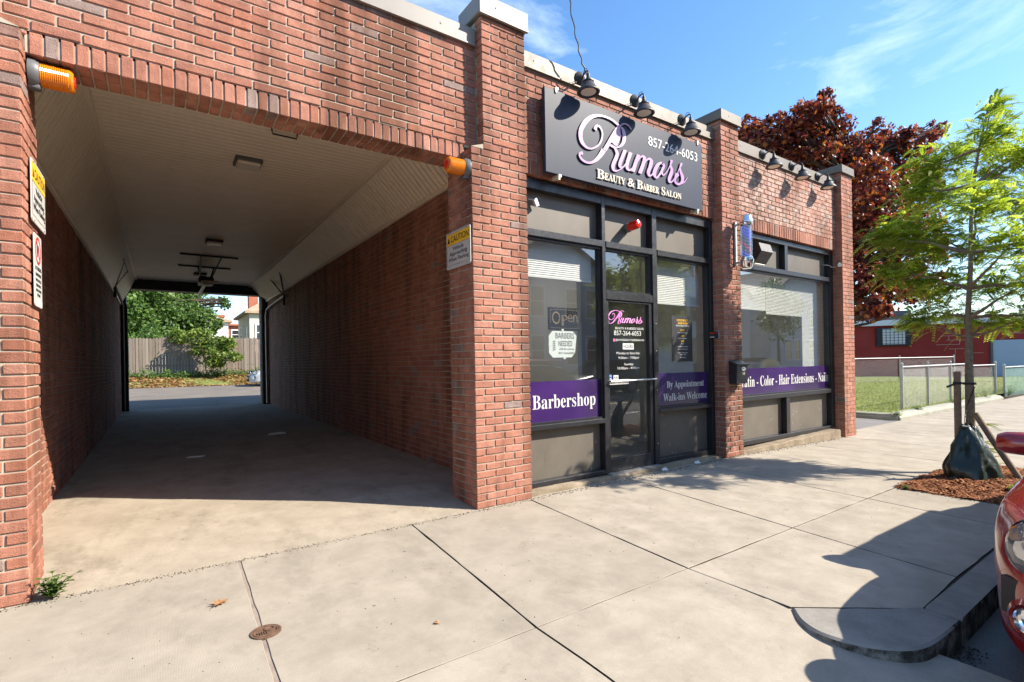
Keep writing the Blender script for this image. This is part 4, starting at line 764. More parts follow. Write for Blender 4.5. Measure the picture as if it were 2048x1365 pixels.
OS=thing('open_sign','unlit LED open sign with dotted letters hanging inside the barbershop window','sign',(3.56,.235,1.65)); mb=MB(); mb.box(3.34,3.78,.226,.24,1.645,1.885,0,.5,.004); mb.build('panel',BLACKF,OS)
mb=MB()
def dots(mb,path,n,y=.2235,r=.0042):
    P=catmull([(a,b,0) for a,b in path],8); L=[0]
    for i in range(1,len(P)): L.append(L[-1]+(P[i]-P[i-1]).length)
    for k in range(n):
        s=L[-1]*k/max(1,n-1); i=max(j for j in range(len(L)) if L[j]<=s+1e-9); i=min(i,len(P)-2); u=(s-L[i])/max(1e-6,L[i+1]-L[i]); q=P[i]*(1-u)+P[i+1]*u
        mb.box(q.x-r,q.x+r,y,y+.003,q.y-r,q.y+r)
for off in (0,.014):
    dots(mb,[(3.445+.052*math.cos(a)*(1-off*8),1.775+.062*math.sin(a)*(1-off*8)) for a in [k*.698 for k in range(10)]],22)
dots(mb,[(3.525,1.70),(3.525,1.80)],8); dots(mb,[(3.54,1.70),(3.54,1.80)],8); dots(mb,[(3.54,1.80),(3.585,1.80),(3.59,1.765),(3.54,1.75)],9)
dots(mb,[(3.615,1.775),(3.665,1.775),(3.65,1.81),(3.62,1.80),(3.612,1.76),(3.635,1.74),(3.665,1.745)],13); dots(mb,[(3.69,1.74),(3.69,1.805)],6); dots(mb,[(3.69,1.79),(3.715,1.81),(3.735,1.795),(3.738,1.74)],8)
mb.build('led_lettering',LEDM,OS); mb=MB(); dots(mb,[(3.37,1.70),(3.37,1.83),(3.40,1.86),(3.72,1.86),(3.755,1.83),(3.755,1.70),(3.72,1.67),(3.40,1.67),(3.37,1.70)],40,r=.003); mb.build('led_border',LENSW,OS)
NS=thing('barbers_needed_sign','white octagonal handwritten card reading barbers needed taped inside the window','sign',(3.53,.225,1.35)); c=.05; mb=MB(); mb.prism([(3.34+c,1.355),(3.70-c,1.355),(3.70,1.355+c),(3.725,1.635-c),(3.725-c,1.635),(3.34+c,1.635),(3.34,1.635-c),(3.34,1.355+c)],0,.002,f=lambda a,b,d:(a,.2255-d,b)); mb.build('card',CARDB,NS)
mb=MB()
for b,u0,u1,v0,v1 in (('BARBERS',3.43,3.69,1.555,1.615),('NEEDED',3.47,3.66,1.475,1.53),('668 Broadway',3.48,3.69,1.43,1.455),('857-264-6053',3.47,3.69,1.39,1.413)): text(mb,b,u0,u1,v0,v1,(0,.2230,0),*FAC,.0006)
for k in range(5): mb.prism([(3.39,1.425+k*.022),(3.425,1.437+k*.022),(3.425,1.447+k*.022),(3.39,1.435+k*.022)],0,.0006,f=lambda a,b,d:(a,.2230-d,b))
mb.build('handwriting',BLACK,NS)
for x,z in ((3.53,1.645),(3.35,1.49),(3.55,1.35)):
    mb=MB(); mb.box(x-.015,x+.015,.2215,.2228,z-.012,z+.012); mb.build('tape',CARDB,NS)
# interior
mb=MB(); DR=lambda u,v,w:(4.205+(u-3.643)/(5.43-3.643)*.587,w,1.705+(v-3.27)/(3.925-3.27)*.18); rumors(mb,DR,.2046,.2040); mb.build('script_lettering',[MAG,MAG],DOOR)
for x,y in ((3.9,2.2),(3.9,4.6),(7.6,2.0),(7.6,4.6)):
    t=thing('ceiling_panel_light','square lit panel in the shop ceiling '+('near' if y<3 else 'farther inside')+(' the barbershop window' if x<5 else ' the big right-hand window'),'ceiling light',(x,y,2.97),'panel lights in the shop ceiling'); mb=MB(); mb.box(x-.3,x+.3,y-.3,y+.3,2.955,2.979); mb.build('frame',WHITEP,t); mb=MB(); mb.box(x-.28,x+.28,y-.28,y+.28,2.95,2.955); mb.build('diffuser',EMIT,t)
def chair(x,y,rz):
    t=thing('salon_chair','black salon chair in the dark shop '+rz,'chair',(x,y,.03),'salon chairs in the shop',rz=0); mb=MB(); mb.box(x-.28,x+.28,y-.27,y+.27,.45,.60,0,.5,.05); mb.build('seat',BLKPL,t); mb=MB(); mb.box(x-.27,x+.27,y+.22,y+.34,.58,1.15,0,.5,.04); mb.build('backrest',BLKPL,t); mb=MB(); mb.lathe([(.28,0),(.28,.03),(.05,.06),(.05,.42)],20,(x,y,.03)); mb.build('pedestal',CHROME,t,smooth=True)
    for s in (-1,1):
        mb=MB(); mb.box(x+s*.30-.03,x+s*.30+.03,y-.2,y+.25,.68,.74,0,.5,.015); mb.box(x+s*.30-.015,x+s*.30+.015,y-.02,y+.03,.5,.68); mb.build('armrest',BLKPL,t)
chair(3.9,2.9,'behind the barbershop window'); chair(5.7,3.6,'behind the walk-ins window'); chair(7.4,3.2,'behind the big right-hand window')
# passage fittings
for y,l in ((3.05,'nearest square ceiling light in the passage'),(7.75,'middle ceiling light in the passage'),(12.0,'farthest ceiling light, beside the door opener')):
    t=thing('passage_light',l,'ceiling light',(.93,y,CZ),'ceiling lights of the passage'); mb=MB(); mb.box(.78,1.08,y-.15,y+.15,CZ-.06,CZ-.006,0,.5,.012)
    for k in range(9): mb.box(.80+k*.03,.815+k*.03,y+.12,y+.155,CZ-.055,CZ-.01)
    mb.build('housing',GREYP if y<5 else BLKPL,t); mb=MB(); mb.box(.80,1.06,y-.155,y+.10,CZ-.10,CZ-.06,0,.5,.02); mb.build('lens',LENSW,t)
t=thing('garage_door_opener','garage door opener hung on perforated angle bars from the passage ceiling','door opener',(.97,10.6,CZ))
for y in (9.35,10.85):
    mb=MB(); mb.box(.40,1.53,y-.02,y+.02,CZ-.045,CZ-.008)
    for k in range(20): mb.box(.43+k*.055,.45+k*.055,y-.025,y-.02,CZ-.04,CZ-.02)
    mb.build('angle_bar',BLKPL,t)
for x0,x1,y in ((.80,.86,9.4),(1.20,1.10,9.4),(.82,.88,10.8),(1.16,1.08,10.8)):
    mb=MB(); mb.tube([(x0,y,CZ-.03),(x1,10.9,CZ-.30)],.017,4); mb.build('hanger',BLKPL,t)
mb=MB(); mb.box(.82,1.14,10.6,11.2,CZ-.46,CZ-.29,0,.5,.03); mb.build('motor_unit',BLKPL,t); mb=MB(); mb.box(.86,1.24,10.55,10.60,CZ-.45,CZ-.40); mb.box(.90,1.12,10.5,10.62,CZ-.52,CZ-.44,0,.5,.02); mb.build('lamp_cover',LENSW,t)
mb=MB(); mb.box(.95,1.01,11.2,13.75,CZ-.42,CZ-.37); mb.build('rail',METAL,t)
t=thing('ceiling_bracket','small dark bracket on the passage ceiling just behind the lintel','bracket',(1.16,2.0,CZ)); mb=MB(); mb.tube([(1.02,1.98,CZ-.01),(1.03,1.98,CZ-.06),(1.27,1.98,CZ-.06),(1.28,1.98,CZ-.01)],.009,6); mb.build('bar',BLKPL,t)
# ------------------------------------------------------------------ foliage helpers
def leaf_cards(mb,blobs,n,size,shape='leaf',tint=(0,1),up=.35,shell=.55,squash=1.0):
    tot=sum(b[3]**2 for b in blobs)
    for b in blobs:
        k=int(n*b[3]**2/tot)+1; c=Vector(b[:3])
        for _ in range(k):
            d=Vector(RNG.normal(size=3)); d.normalize(); r=b[3]*(shell+(1-shell)*random.random()**.6)*random.uniform(.75,1.12); d.z*=squash
            p=c+d*r; nr=(d*.5+Vector((0,0,up))+Vector(RNG.normal(size=3))*.55).normalized(); a=nr.orthogonal().normalized(); a.rotate(__import__('mathutils').Quaternion(nr,random.uniform(0,6.28))); q=nr.cross(a)
            s=size*random.uniform(.6,1.3); t=random.uniform(*tint)
            if shape=='maple':
                pts=[(0,-.5),(.22,-.32),(.58,-.30),(.34,0),(.55,.36),(.2,.28),(0,.68),(-.2,.28),(-.55,.36),(-.34,0),(-.58,-.30),(-.22,-.32)]
                base=len(mb.v); mb.v.append(tuple(p))
                for x,y in pts: mb.v.append(tuple(p+a*(x*s)+q*(y*s)+nr*(-.18*s*(abs(x)+abs(y)))))
                for i in range(12): mb.f.append((base,base+1+i,base+1+(i+1)%12)); mb.m.append(0); mb.t.append(t)
            else:
                mb.add([tuple(p-q*s*.5),tuple(p+a*s*.30-nr*.08*s),tuple(p+q*s*.5-nr*.1*s),tuple(p-a*s*.30-nr*.08*s)],[(0,1,2,3)],0,t)
def pinnate(mb,p,d,nr,L,n,ls,t):
    d=d.normalized(); nr=(nr-d*nr.dot(d)).normalized(); side=d.cross(nr); droop=random.uniform(.2,.6)
    prev=p
    for i in range(n):
        u=(i+1)/n; q=p+d*(L*u)-Vector((0,0,1))*(droop*L*u*u); w=ls*(1.0-.45*abs(u-.45))
        for s in (-1,1):
            o=side*s; a=(o*.86+d*.42).normalized(); tip=q+a*w-nr*.12*w; wd=d*(w*.27)
            mb.add([tuple(q),tuple(q+a*w*.5+wd),tuple(tip),tuple(q+a*w*.5-wd)],[(0,1,2,3)],0,min(1,max(0,t+random.uniform(-.12,.12))))
    e=p+d*L-Vector((0,0,1))*(droop*L); mb.add([tuple(p-side*.0012),tuple(p+side*.0012),tuple(e+side*.0008),tuple(e-side*.0008)],[(0,1,2,3)],0,.6)
def limb(mb,a,b,r0,r1,wob=.05,n=5,seg=7):
    a=Vector(a); b=Vector(b); L=(b-a).length; P=[a]
    for i in range(1,n): P.append(a.lerp(b,i/n)+Vector(RNG.normal(size=3))*wob*L*.4)
    P.append(b); P=catmull(P,3); mb.tube(P,[r0+(r1-r0)*i/(len(P)-1) for i in range(len(P))],seg)
def spread(blobs,k,f=.8,rr=.5):
    out=list(blobs)
    for b in blobs:
        for _ in range(k): d=Vector(RNG.normal(size=3)).normalized()*b[3]*f; out.append((b[0]+d.x,b[1]+d.y,b[2]+d.z*.8,b[3]*random.uniform(rr*.6,rr*1.1)))
    return out
# ------------------------------------------------------------------ street tree with stakes and bag
MAPLE=[(15.57,2.94,8.33,0.54),(14.52,3.06,7.74,0.66),(14.46,4.31,8.02,0.53),(14.44,3.72,7.24,0.88),(15.34,3.10,7.22,1.00),(16.81,2.69,6.97,0.81),(18.13,2.38,7.87,0.70),(20.03,1.67,8.24,0.41),(18.81,1.91,7.35,0.84),(16.07,1.98,5.69,1.03),(18.60,2.05,6.06,1.07),(19.86,1.79,6.99,0.60),(16.50,4.12,6.83,0.94),(17.40,3.50,6.26,0.94),(17.26,2.38,4.75,1.03),(18.17,1.75,4.58,0.88),(19.84,1.81,5.57,0.55),(16.55,2.26,3.50,0.78),(17.85,1.97,3.41,0.88),(16.08,1.98,2.59,0.48),(19.68,1.92,3.38,0.71),(15.10,5.09,8.11,0.63),(19.02,3.59,5.72,1.00),(17.11,4.91,6.60,1.17)]
LOCUST=[(7.72,-2.33,4.07,0.12),(7.54,-2.33,3.72,0.21),(8.27,-1.92,3.86,0.26),(7.96,-1.71,3.68,0.26),(8.13,-2.25,3.54,0.32),(7.67,-2.54,3.46,0.22),(7.83,-1.62,3.34,0.24),(8.26,-1.79,3.37,0.32),(6.91,-2.38,2.84,0.28),(8.32,-2.38,3.12,0.29),(7.30,-1.47,2.78,0.22),(7.52,-1.62,2.78,0.27),(7.80,-1.81,2.71,0.29),(8.03,-2.06,2.56,0.27),(7.16,-2.55,2.42,0.28),(7.34,-1.50,2.35,0.16),(7.64,-1.70,2.22,0.25),(7.94,-1.91,2.10,0.23),(8.22,-2.19,2.14,0.27),(7.56,-2.58,2.04,0.24),(7.73,-1.77,1.83,0.21),(8.03,-1.97,1.73,0.16),(7.58,-1.66,1.74,0.13),(7.95,-2.49,1.69,0.17),(8.12,-2.73,3.10,0.30),(8.16,-2.76,2.61,0.30),(7.96,-2.74,2.10,0.27),(8.73,-2.91,2.65,0.28),(8.33,-2.63,3.62,0.23),(8.29,-2.84,1.78,0.22),(8.10,-2.23,1.71,0.13)]
GREEN=[(-0.51,42.65,6.52,2.24),(-1.67,41.02,4.50,1.94),(0.69,41.81,5.00,2.24),(2.20,43.20,6.34,1.65),(2.68,40.44,4.77,1.19),(-0.52,40.22,3.77,1.59),(1.59,41.19,3.49,1.49),(4.24,41.79,6.45,0.55),(-1.10,43.06,8.02,2.24),(1.10,43.96,8.72,2.36),(-2.17,40.14,6.14,1.37),(-3.60,44.79,5.09,2.24),(-4.17,45.18,8.09,2.61)]
VINE=[(0.94,29.24,3.04,0.60),(1.82,28.27,2.92,0.70),(2.48,27.81,2.58,0.70),(1.81,28.27,2.33,0.59),(2.67,27.43,1.98,0.64),(3.03,27.42,2.57,0.54),(2.33,27.55,1.64,0.53),(3.33,26.97,1.89,0.43),(0.61,29.47,3.13,0.38)]
TB=Vector((7.46,-2.14,0)); ST=thing('street_tree','young bright green locust tree staked in a mulch pit by the kerb','tree',tuple(TB))
mb=MB(); tp=[(7.46,-2.14,-.02),(7.455,-2.14,.25),(7.43,-2.15,.75),(7.42,-2.15,1.1),(7.47,-2.14,1.45),(7.46,-2.14,1.75),(7.50,-2.16,2.3),(7.52,-2.17,2.9),(7.56,-2.22,3.5),(7.68,-2.32,4.2)]
P=catmull(tp,4); mb.tube(P,[.056-.048*(i/(len(P)-1))**.9 for i in range(len(P))],12)
fork=[(7.47,-2.14,1.5),(7.46,-2.14,1.72),(7.48,-2.15,2.05),(7.50,-2.16,2.45),(7.52,-2.17,2.85),(7.54,-2.2,3.2),(7.57,-2.24,3.6)]
for i,b in enumerate(LOCUST):
    f=min(fork,key=lambda q:(Vector(q)-Vector(b[:3])).length+ (.8 if q[2]>b[2]-.05 else 0)); limb(mb,f,b[:3],.020 if b[3]>.2 else .012,.004,.05,4,6)
mb.build('trunk',BARK,ST,smooth=True)
mb=MB()
for b in LOCUST:
    c=Vector(b[:3]); out=(c-Vector((7.48,-2.16,c.z-.25))).normalized()
    for _ in range(int(46+ b[3]**2*1900)):
        p=c+Vector(RNG.normal(size=3))*Vector((b[3],b[3],b[3]*.62)).length*.30; d=(out*.7+Vector(RNG.normal(size=3))*.6+Vector((0,0,.10))); d.z*=.5
        pinnate(mb,p,d,Vector((0,0,1))+Vector(RNG.normal(size=3))*.3,random.uniform(.12,.20),random.randint(8,11),random.uniform(.032,.046),random.betavariate(2,2))
for z,a in ((.30,.4),(.12,1.2),(.22,-.6),(.05,.1),(.5,.3)):
    for k in range(3): pinnate(mb,Vector((7.46+.05*math.cos(a),-2.14-.05,z)),Vector((math.cos(a+k*.6),-.5,.35)),Vector((0,0,1)),.24,10,.045,.6)
cr=mb.build('crown',LOCL,ST)
for i,(x,y,lab,tilt) in enumerate(((7.36,-2.06,'upright grey wooden stake left of the young locust trunk',0),(7.30,-2.46,'leaning wooden stake by the green watering bag',1))):
    t=thing('tree_stake',lab,'stake',(x,y,0),'wooden stakes of the street tree'); mb=MB()
    if not tilt: mb.tube([(x,y,-.05),(x+.005,y,.6),(x,y,1.12)],[.034,.034,.033],12)
    else: mb.tube([(7.16,-2.62,-.02),(7.25,-2.36,.42),(7.32,-2.22,.66)],.03,10)
    mb.build('post',STAKE,t,smooth=True)
t=thing('tree_tie','black webbing strap tying the trunk to its stake','tie',(7.38,-2.1,.98)); mb=MB(); mb.lathe([(.037,-.015),(.037,.015)],14,(7.36,-2.06,.99)); mb.lathe([(.058,-.012),(.058,.012)],14,(7.425,-2.15,.985)); mb.tube([(7.385,-2.09,.99),(7.40,-2.11,.985)],.012,5); mb.tube([(7.33,-2.05,.985),(7.25,-2.0,.95)],.012,5); mb.build('strap',CABLE,t)
# watering bag: a folded tarpaulin cone slumped round the stake
cx,cy=6.88,-2.29; WBG=thing('watering_bag','dark green slumped tarpaulin watering bag on the mulch round the tree','watering bag',(cx,cy,0)); mb=MB(); n=19; rows=[]; rb=random.Random(5)
for i,(z,rx_,ry_,ox) in enumerate(((0,.25,.15,0),(.03,.265,.165,0),(.13,.245,.15,.005),(.25,.21,.125,.015),(.37,.165,.095,.03),(.47,.12,.062,.04),(.55,.085,.038,.048),(.575,.07,.02,.05))):
    r=[]
    for k in range(n):
        a=2*math.pi*k/n+rb.uniform(-.12,.12); fo=1+rb.uniform(-.30,.22)*(1 if i else .6); X=rx_*math.cos(a)*fo; Y=ry_*math.sin(a)*fo; wx=X*.62+Y*.5+ox*1.6; wy=-X*.62+Y*.8+ox*.9; r.append((cx+wx,cy+wy,max(.004,z+rb.uniform(-.03,.03)*(.15 if i==0 else 1))))
    rows.append(r)
V=[p for r in rows for p in r]; mb.add(V,[(i*n+k,i*n+(k+1)%n,(i+1)*n+(k+1)%n,(i+1)*n+k) for i in range(len(rows)-1) for k in range(n)]); bg_=mb.build('bag',BAGM,WBG,smooth=False); cr_=bg_.data.attributes.new('crease_edge','FLOAT','EDGE'); cr_.data.foreach_set('value',[(1.0 if rb.random()<.5 else .25) for _ in range(len(bg_.data.edges))]); sb=bg_.modifiers.new('s','SUBSURF'); sb.levels=2; sb.render_levels=2; bg_.data.polygons.foreach_set('use_smooth',[True]*len(bg_.data.polygons))
mb=MB(); mb.tube(catmull([(6.96,-2.22,.55),(7.12,-2.18,.62),(7.30,-2.16,.75),(7.40,-2.2,.95)],4),.006,5); mb.tube([(6.84,-2.22,.565),(6.94,-2.25,.55),(7.06,-2.24,.57)],.012,5); mb.build('strap',CABLE,WBG)
# mulch
mb=MB(); nx,ny=26,14
pit=[[(6.02+(2.2)*i/(nx-1)+(-.03 if i==0 else 0),-1.915-(1.02)*j/(ny-1)) for j in range(ny)] for i in range(nx)]
hz=lambda x,y:.004+gz(x)+.045*max(0,math.sin((x-6.0)/2.2*math.pi))*max(0,math.sin((-1.9-y)/1.05*math.pi))**.5+.012*math.sin(x*13)*math.sin(y*17)
mb.add([(x,y,hz(x,y)) for c in pit for (x,y) in c],[(i*ny+j,i*ny+j+1,(i+1)*ny+j+1,(i+1)*ny+j)[::-1] for i in range(nx-1) for j in range(ny-1)],0,.2)
for _ in range(9000):
    x=random.uniform(5.98,8.2); y=random.uniform(-2.93,-1.9)
    if random.random()<.05: x-=.12*random.random()
    a=random.uniform(0,6.28); l=random.uniform(.008,.028); w=random.uniform(.003,.008); u=Vector((math.cos(a),math.sin(a),random.uniform(-.5,.5))).normalized(); v=u.cross(Vector((0,0,1))).normalized(); nn=u.cross(v)
    c=Vector((x,y,hz(x,y)+.004+.008*random.random())); mb.add([tuple(c-u*l-v*w),tuple(c+u*l-v*w),tuple(c+u*l+v*w),tuple(c-u*l+v*w)],[(0,1,2,3)],0,random.random())
MU=mb.build('mulch',MULCH,None,(7.0,-2.4,0)); tag(MU,'rust brown bark mulch spread in the tree pit','mulch',None,'stuff')
# ------------------------------------------------------------------ small plants
def weed(o,h,nst,lab,grp='weeds in the cracks',lf=.05,spread=.5,mat=None,kind='leaf'):
    t=thing('weed',lab,'weed',o,grp); mb=MB(); lv=MB(); O=Vector(o)
    for _ in range(nst):
        a=random.uniform(0,6.28); d=Vector((math.cos(a)*spread*random.random(),math.sin(a)*spread*random.random(),1)).normalized(); L=h*random.uniform(.55,1.1); P=[O,O+d*L*.5+Vector((0,0,.02)),O+d*L+Vector((math.cos(a),math.sin(a),0))*L*.15]
        mb.tube(P,[.003,.0025,.001],5)
        for k in range(9):
            u=.2+.8*k/8; p=P[0].lerp(P[2],u); b=a+k*2.4; dd=Vector((math.cos(b),math.sin(b),.35)).normalized(); s=lf*random.uniform(.6,1.15); sd=dd.cross(Vector((0,0,1))).normalized(); ti=random.random()
            lv.add([tuple(p),tuple(p+dd*s*.45+sd*s*.22),tuple(p+dd*s-Vector((0,0,s*.2))),tuple(p+dd*s*.45-sd*s*.22)],[(0,1,2,3)],0,ti)
            if kind=='lobed':
                for sg in (-1,1): lv.add([tuple(p+dd*s*.3),tuple(p+dd*s*.55+sd*sg*s*.12),tuple(p+dd*s*.65+sd*sg*s*.5),tuple(p+dd*s*.4+sd*sg*s*.18)],[(0,1,2,3)],0,ti)
    mb.build('stem',WEEDL,t); lv.build('leaves',mat or WEEDL,t)['kind']='stuff'
weed((-.53,.0,0),.15,12,'leafy green weed at the foot of the left brick pier',None,.055,.75,None,'lobed')
weed((10.1,.05,-.066),.10,8,'small yellow green weed at the base of the far right brick pier',None,.035,.8,VINEL)
weed((6.55,-2.72,0),.10,6,'broad leaved seedling on the mulch in front of the watering bag',None,.09,1.0,LOCL); weed((5.97,-2.0,0),.04,7,'low weed at the kerbside corner of the tree pit',None,.03,1.4)
for x,y,h,lb in ((13.0,.42,.16,'tuft at the near corner of the lawn kerb'),(14.6,.5,.2,'weed at the foot of the first chain link post'),(17.2,.5,.25,'weed on the kerb below the middle of the chain link fence'),(20.1,.5,.5,'tall bushy weed between the two kerb lengths behind the trunk'),(22.3,.45,.4,'bushy weed at the start of the green mesh fence')): weed((x,y,-.04),h,12,lb,'weeds under the chain link fence',.09,.9)
def dry_leaf(x,y,z,s,rz,lab,mat=DRYL):
    grp='tiny leaf scraps in the passage' if lab[:4]=='tiny' else 'dry leaves lying on the concrete'
    t=MB(); pts=[(0,-.55),(.05,-.5),(.10,-.25),(.34,-.22),(.16,-.04),(.46,.12),(.17,.14),(.30,.42),(.08,.30),(0,.62),(-.08,.30),(-.30,.42),(-.17,.14),(-.46,.12),(-.16,-.04),(-.34,-.22),(-.10,-.25),(-.05,-.5)]; c,sn=math.cos(rz),math.sin(rz); V=[(x,y,z+.012)]
    for a,b in pts: V.append((x+s*(a*c-b*sn),y+s*(a*sn+b*c),z+.004+s*.35*abs(a)+s*.10*(b+.5)**2))
    n=len(pts); t.add(V,[(0,1+i,1+(i+1)%n) for i in range(n)],0,random.random()); o=t.build('dry_leaf',mat,None,(x,y,z)); tag(o,lab,'leaf',grp)
dry_leaf(.26,-.67,0,.105,2.4,'large curled brown oak leaf on the pavement near the iron cover'); dry_leaf(1.13,-1.585,0,.035,.6,'small brown leaf scrap on the slab right of the iron cover')
dry_leaf(.62,1.75,.075,.06,.3,'dry leaf in the passage shade near the sunlit edge'); dry_leaf(.85,2.15,.08,.06,1.9,'dry leaf in the passage just beyond the sunlit edge'); dry_leaf(2.55,1.6,.075,.05,1,'dry leaf by the right passage wall')
for i in range(9): dry_leaf(random.uniform(-.7,2.6),random.uniform(2.4,9),.11,.035,random.uniform(0,6),'tiny dry leaf scrap deep on the shaded passage floor')
t=MB(); slab_geo(t,[(.28,4.3),(.45,4.25),(.50,4.31),(.32,4.37)],lambda x,y:.105,.012,.002); tag(t.build('paper_scrap',WHITEP,None,(.4,4.3,.1)),'crumpled white paper strip on the passage floor','litter')
t=MB(); slab_geo(t,[(1.55,5.9),(1.85,5.95),(1.8,6.1),(1.6,6.05)],lambda x,y:.13,.02,.004); tag(t.build('paper_scrap',WHITEP,None,(1.7,6,.1)),'flattened pale paper wrapper deeper in the passage','litter')
for x,y,l in ((4.86,.02,'folded white paper scrap beside the shop door step'),(5.5,.03,'small white paper scrap on the plinth below the walk-ins window')):
    t=MB(); t.add([(x,y,.004),(x+.07,y-.03,.006),(x+.09,y+.02,.03),(x+.02,y+.04,.02)],[(0,1,2,3)]); tag(t.build('paper_scrap',WHITEP,None,(x,y,0)),l,'litter')
# grit swept along edges
m=MB()
def grit(x,y,z,s):
    a=random.uniform(0,6.28); m.add([(x+s*math.cos(a),y+s*math.sin(a),z),(x+s*math.cos(a+2.1),y+s*math.sin(a+2.1),z),(x+s*math.cos(a+4.2),y+s*math.sin(a+4.2),z),(x,y,z+s*1.1)],[(0,1,3),(1,2,3),(2,0,3)],0,random.random())
for _ in range(900): x=random.uniform(-1,2.9); grit(x,-.02+random.gauss(0,.022)-(.0 if x<2.3 else .02),.0,random.uniform(.002,.006))
for _ in range(1500): x=random.uniform(2.9,9.6); grit(x,.02-abs(random.gauss(0,.05)),gz(x),random.uniform(.002,.007))
for _ in range(700): x=random.uniform(-.8,2.7); grit(x,random.uniform(.9,12),.075+random.uniform(0,.0)+.0085*6,random.uniform(.002,.006)) if False else grit(x,random.choice((-1,1))*0+random.uniform(.1,1.0),.0+.066*random.uniform(.9,1.0)*0+fz(.5),random.uniform(.001,.003))
for _ in range(900):
    t=random.random(); x=2.52+.7*t; grit(x,-2.62-.5*min(1,t*2)+random.gauss(0,.04),-.03-.09*min(1,t*2),random.uniform(.002,.007))
for _ in range(260): grit(random.uniform(-.8,6),random.uniform(-2.4,-.1),.0,random.uniform(.0015,.0045))
tag(m.build('grit',JOINT,None,(2,0,0)),'dark grit and crumbs swept along the foot of the walls and kerb','grit',None,'stuff')
# iron cover
t=thing('valve_cover','round rusty iron valve cover set in the pavement joint','cover',(.412,-1.152,0)); mb=MB(); mb.lathe([(.070,-.01),(.070,.006),(.060,.007),(.058,.003),(.0,.003)],28,(.412,-1.152,0)); mb.build('frame',RUST,t)
mb=MB(); mb.lathe([(.057,.003),(.057,.008),(.049,.008),(.049,.0045),(.0,.0045)],28,(.412,-1.152,0))
for k in range(5): mb.box(.372+k*.010,.377+k*.010,-1.182,-1.152,.004,.009)
mb.lathe([(.026,.004),(.026,.009),(.018,.009),(.018,.004)],18,(.432,-1.135,0)); mb.build('lid',RUST,t)
for x,y,l in ((.83,.28,'left'),):
    pass
# ------------------------------------------------------------------ side lot: kerbs, chain link, lawn
mb=MB(); KB2=tag(mb.box(12.9,13.0,.3,.32,-.3,-.10).build('lawn_kerb',MOSSK,None,(12.9,.3,-.07)),kind='structure')
def kerbrun(pts,w,h):
    for a,b in zip(pts[:-1],pts[1:]):
        a=Vector(a); b=Vector(b); d=(b-a).normalized(); s=Vector((-d.y,d.x)); prof=[(0,-.2),(0,h*.45),(w*.25,h*.85),(w*.6,h),(w,h*.95),(w,-.2)]; m=MB()
        V=[(a.x+d.x*.006+s.x*q,a.y+d.y*.006+s.y*q,z-.07) for q,z in prof]+[(b.x-d.x*.006+s.x*q,b.y-d.y*.006+s.y*q,z-.07) for q,z in prof]
        m.add(V,[(i,(i+1)%6,6+(i+1)%6,6+i)[::-1] for i in range(6)]+[(0,1,2,3,4,5)[::-1],(6,7,8,9,10,11)]); m.build('kerb_stone',MOSSK,KB2)
kerbrun([(12.95,.30),(14.6,.33),(16.3,.30),(17.9,.36),(19.6,.30),(21.2,.34)],.30,.13); kerbrun([(13.0,4.5),(12.97,2.4),(12.92,.34)],.25,.14); kerbrun([(13.2,3.4),(15.2,3.7),(17.4,3.9),(20,4.2)],.16,.13)
def chain_fence(nm,lab,a,b,h,z0,npost,mat,pitch=.066,wire=.0028,grp=None,lean=0):
    a=Vector((*a,z0)); b=Vector((*b,z0)); d=(b-a); L=d.length; d.normalize(); t=thing(nm,lab,'fence',tuple(a),grp); k=0
    for i in range(npost):
        p=a+d*(L*i/(npost-1)); m=MB(); r=.034 if i in(0,npost-1) else .024; m.tube([p+Vector((0,0,-.15)),p+Vector((0,0,h+.06))],r,10); m.lathe([(r+.006,0),(r+.004,.03),(.0,.05)],10,tuple(p+Vector((0,0,h+.06)))); m.build('post',METAL,t,smooth=True)
    m=MB(); m.tube([a+Vector((0,0,h)),b+Vector((0,0,h))],.019,8); m.build('top_rail',METAL,t,smooth=True)
    m=MB(); nrm=Vector((-d.y,d.x,0)); s=-h
    def clip(u0,z0_,u1,z1_):
        for _ in (0,):
            if u0<0: z0_+= (0-u0)*(z1_-z0_)/(u1-u0); u0=0
            if u1>L: z1_-= (u1-L)*(z1_-z0_)/(u1-u0); u1=L
        return u0,z0_,u1,z1_
    while s<L:
        for sg in (0,1):
            u0,zz0,u1,zz1=(s,0.02,s+h,h-.01) if sg==0 else (s,h-.01,s+h,0.02)
            u0,zz0,u1,zz1=clip(u0,zz0,u1,zz1)
            if u1-u0>.03: m.tube([a+d*u0+nrm*(.03+.002*sg)+Vector((0,0,zz0)),a+d*u1+nrm*(.03+.002*sg)+Vector((0,0,zz1))],wire,3,0,.5,False)
        s+=pitch
    w=m.build('wire_mesh',mat,t); w['kind']='stuff'; return t
chain_fence('chain_link_fence','grey chain link fence along the pavement beside the lawn',(14.75,.85),(20.1,.85),1.04,-.0,4,METAL,.07,.0017)
chain_fence('chain_link_fence','short chain link panel behind the tree trunk, before the green mesh',(20.4,1.0),(22.3,.75),1.0,-.03,2,METAL,.07,.0017)
chain_fence('chain_link_fence','chain link fence covered in green mesh at the far right edge',(22.6,.6),(30.0,.25),.98,-.10,4,GREENMESH,.08,.004)
chain_fence('chain_link_fence','rear chain link fence across the back of the lawn before the red wall',(13.0,9.6),(33.3,4.6),1.22,.0,6,METAL,.10,.0022)
mb=MB()
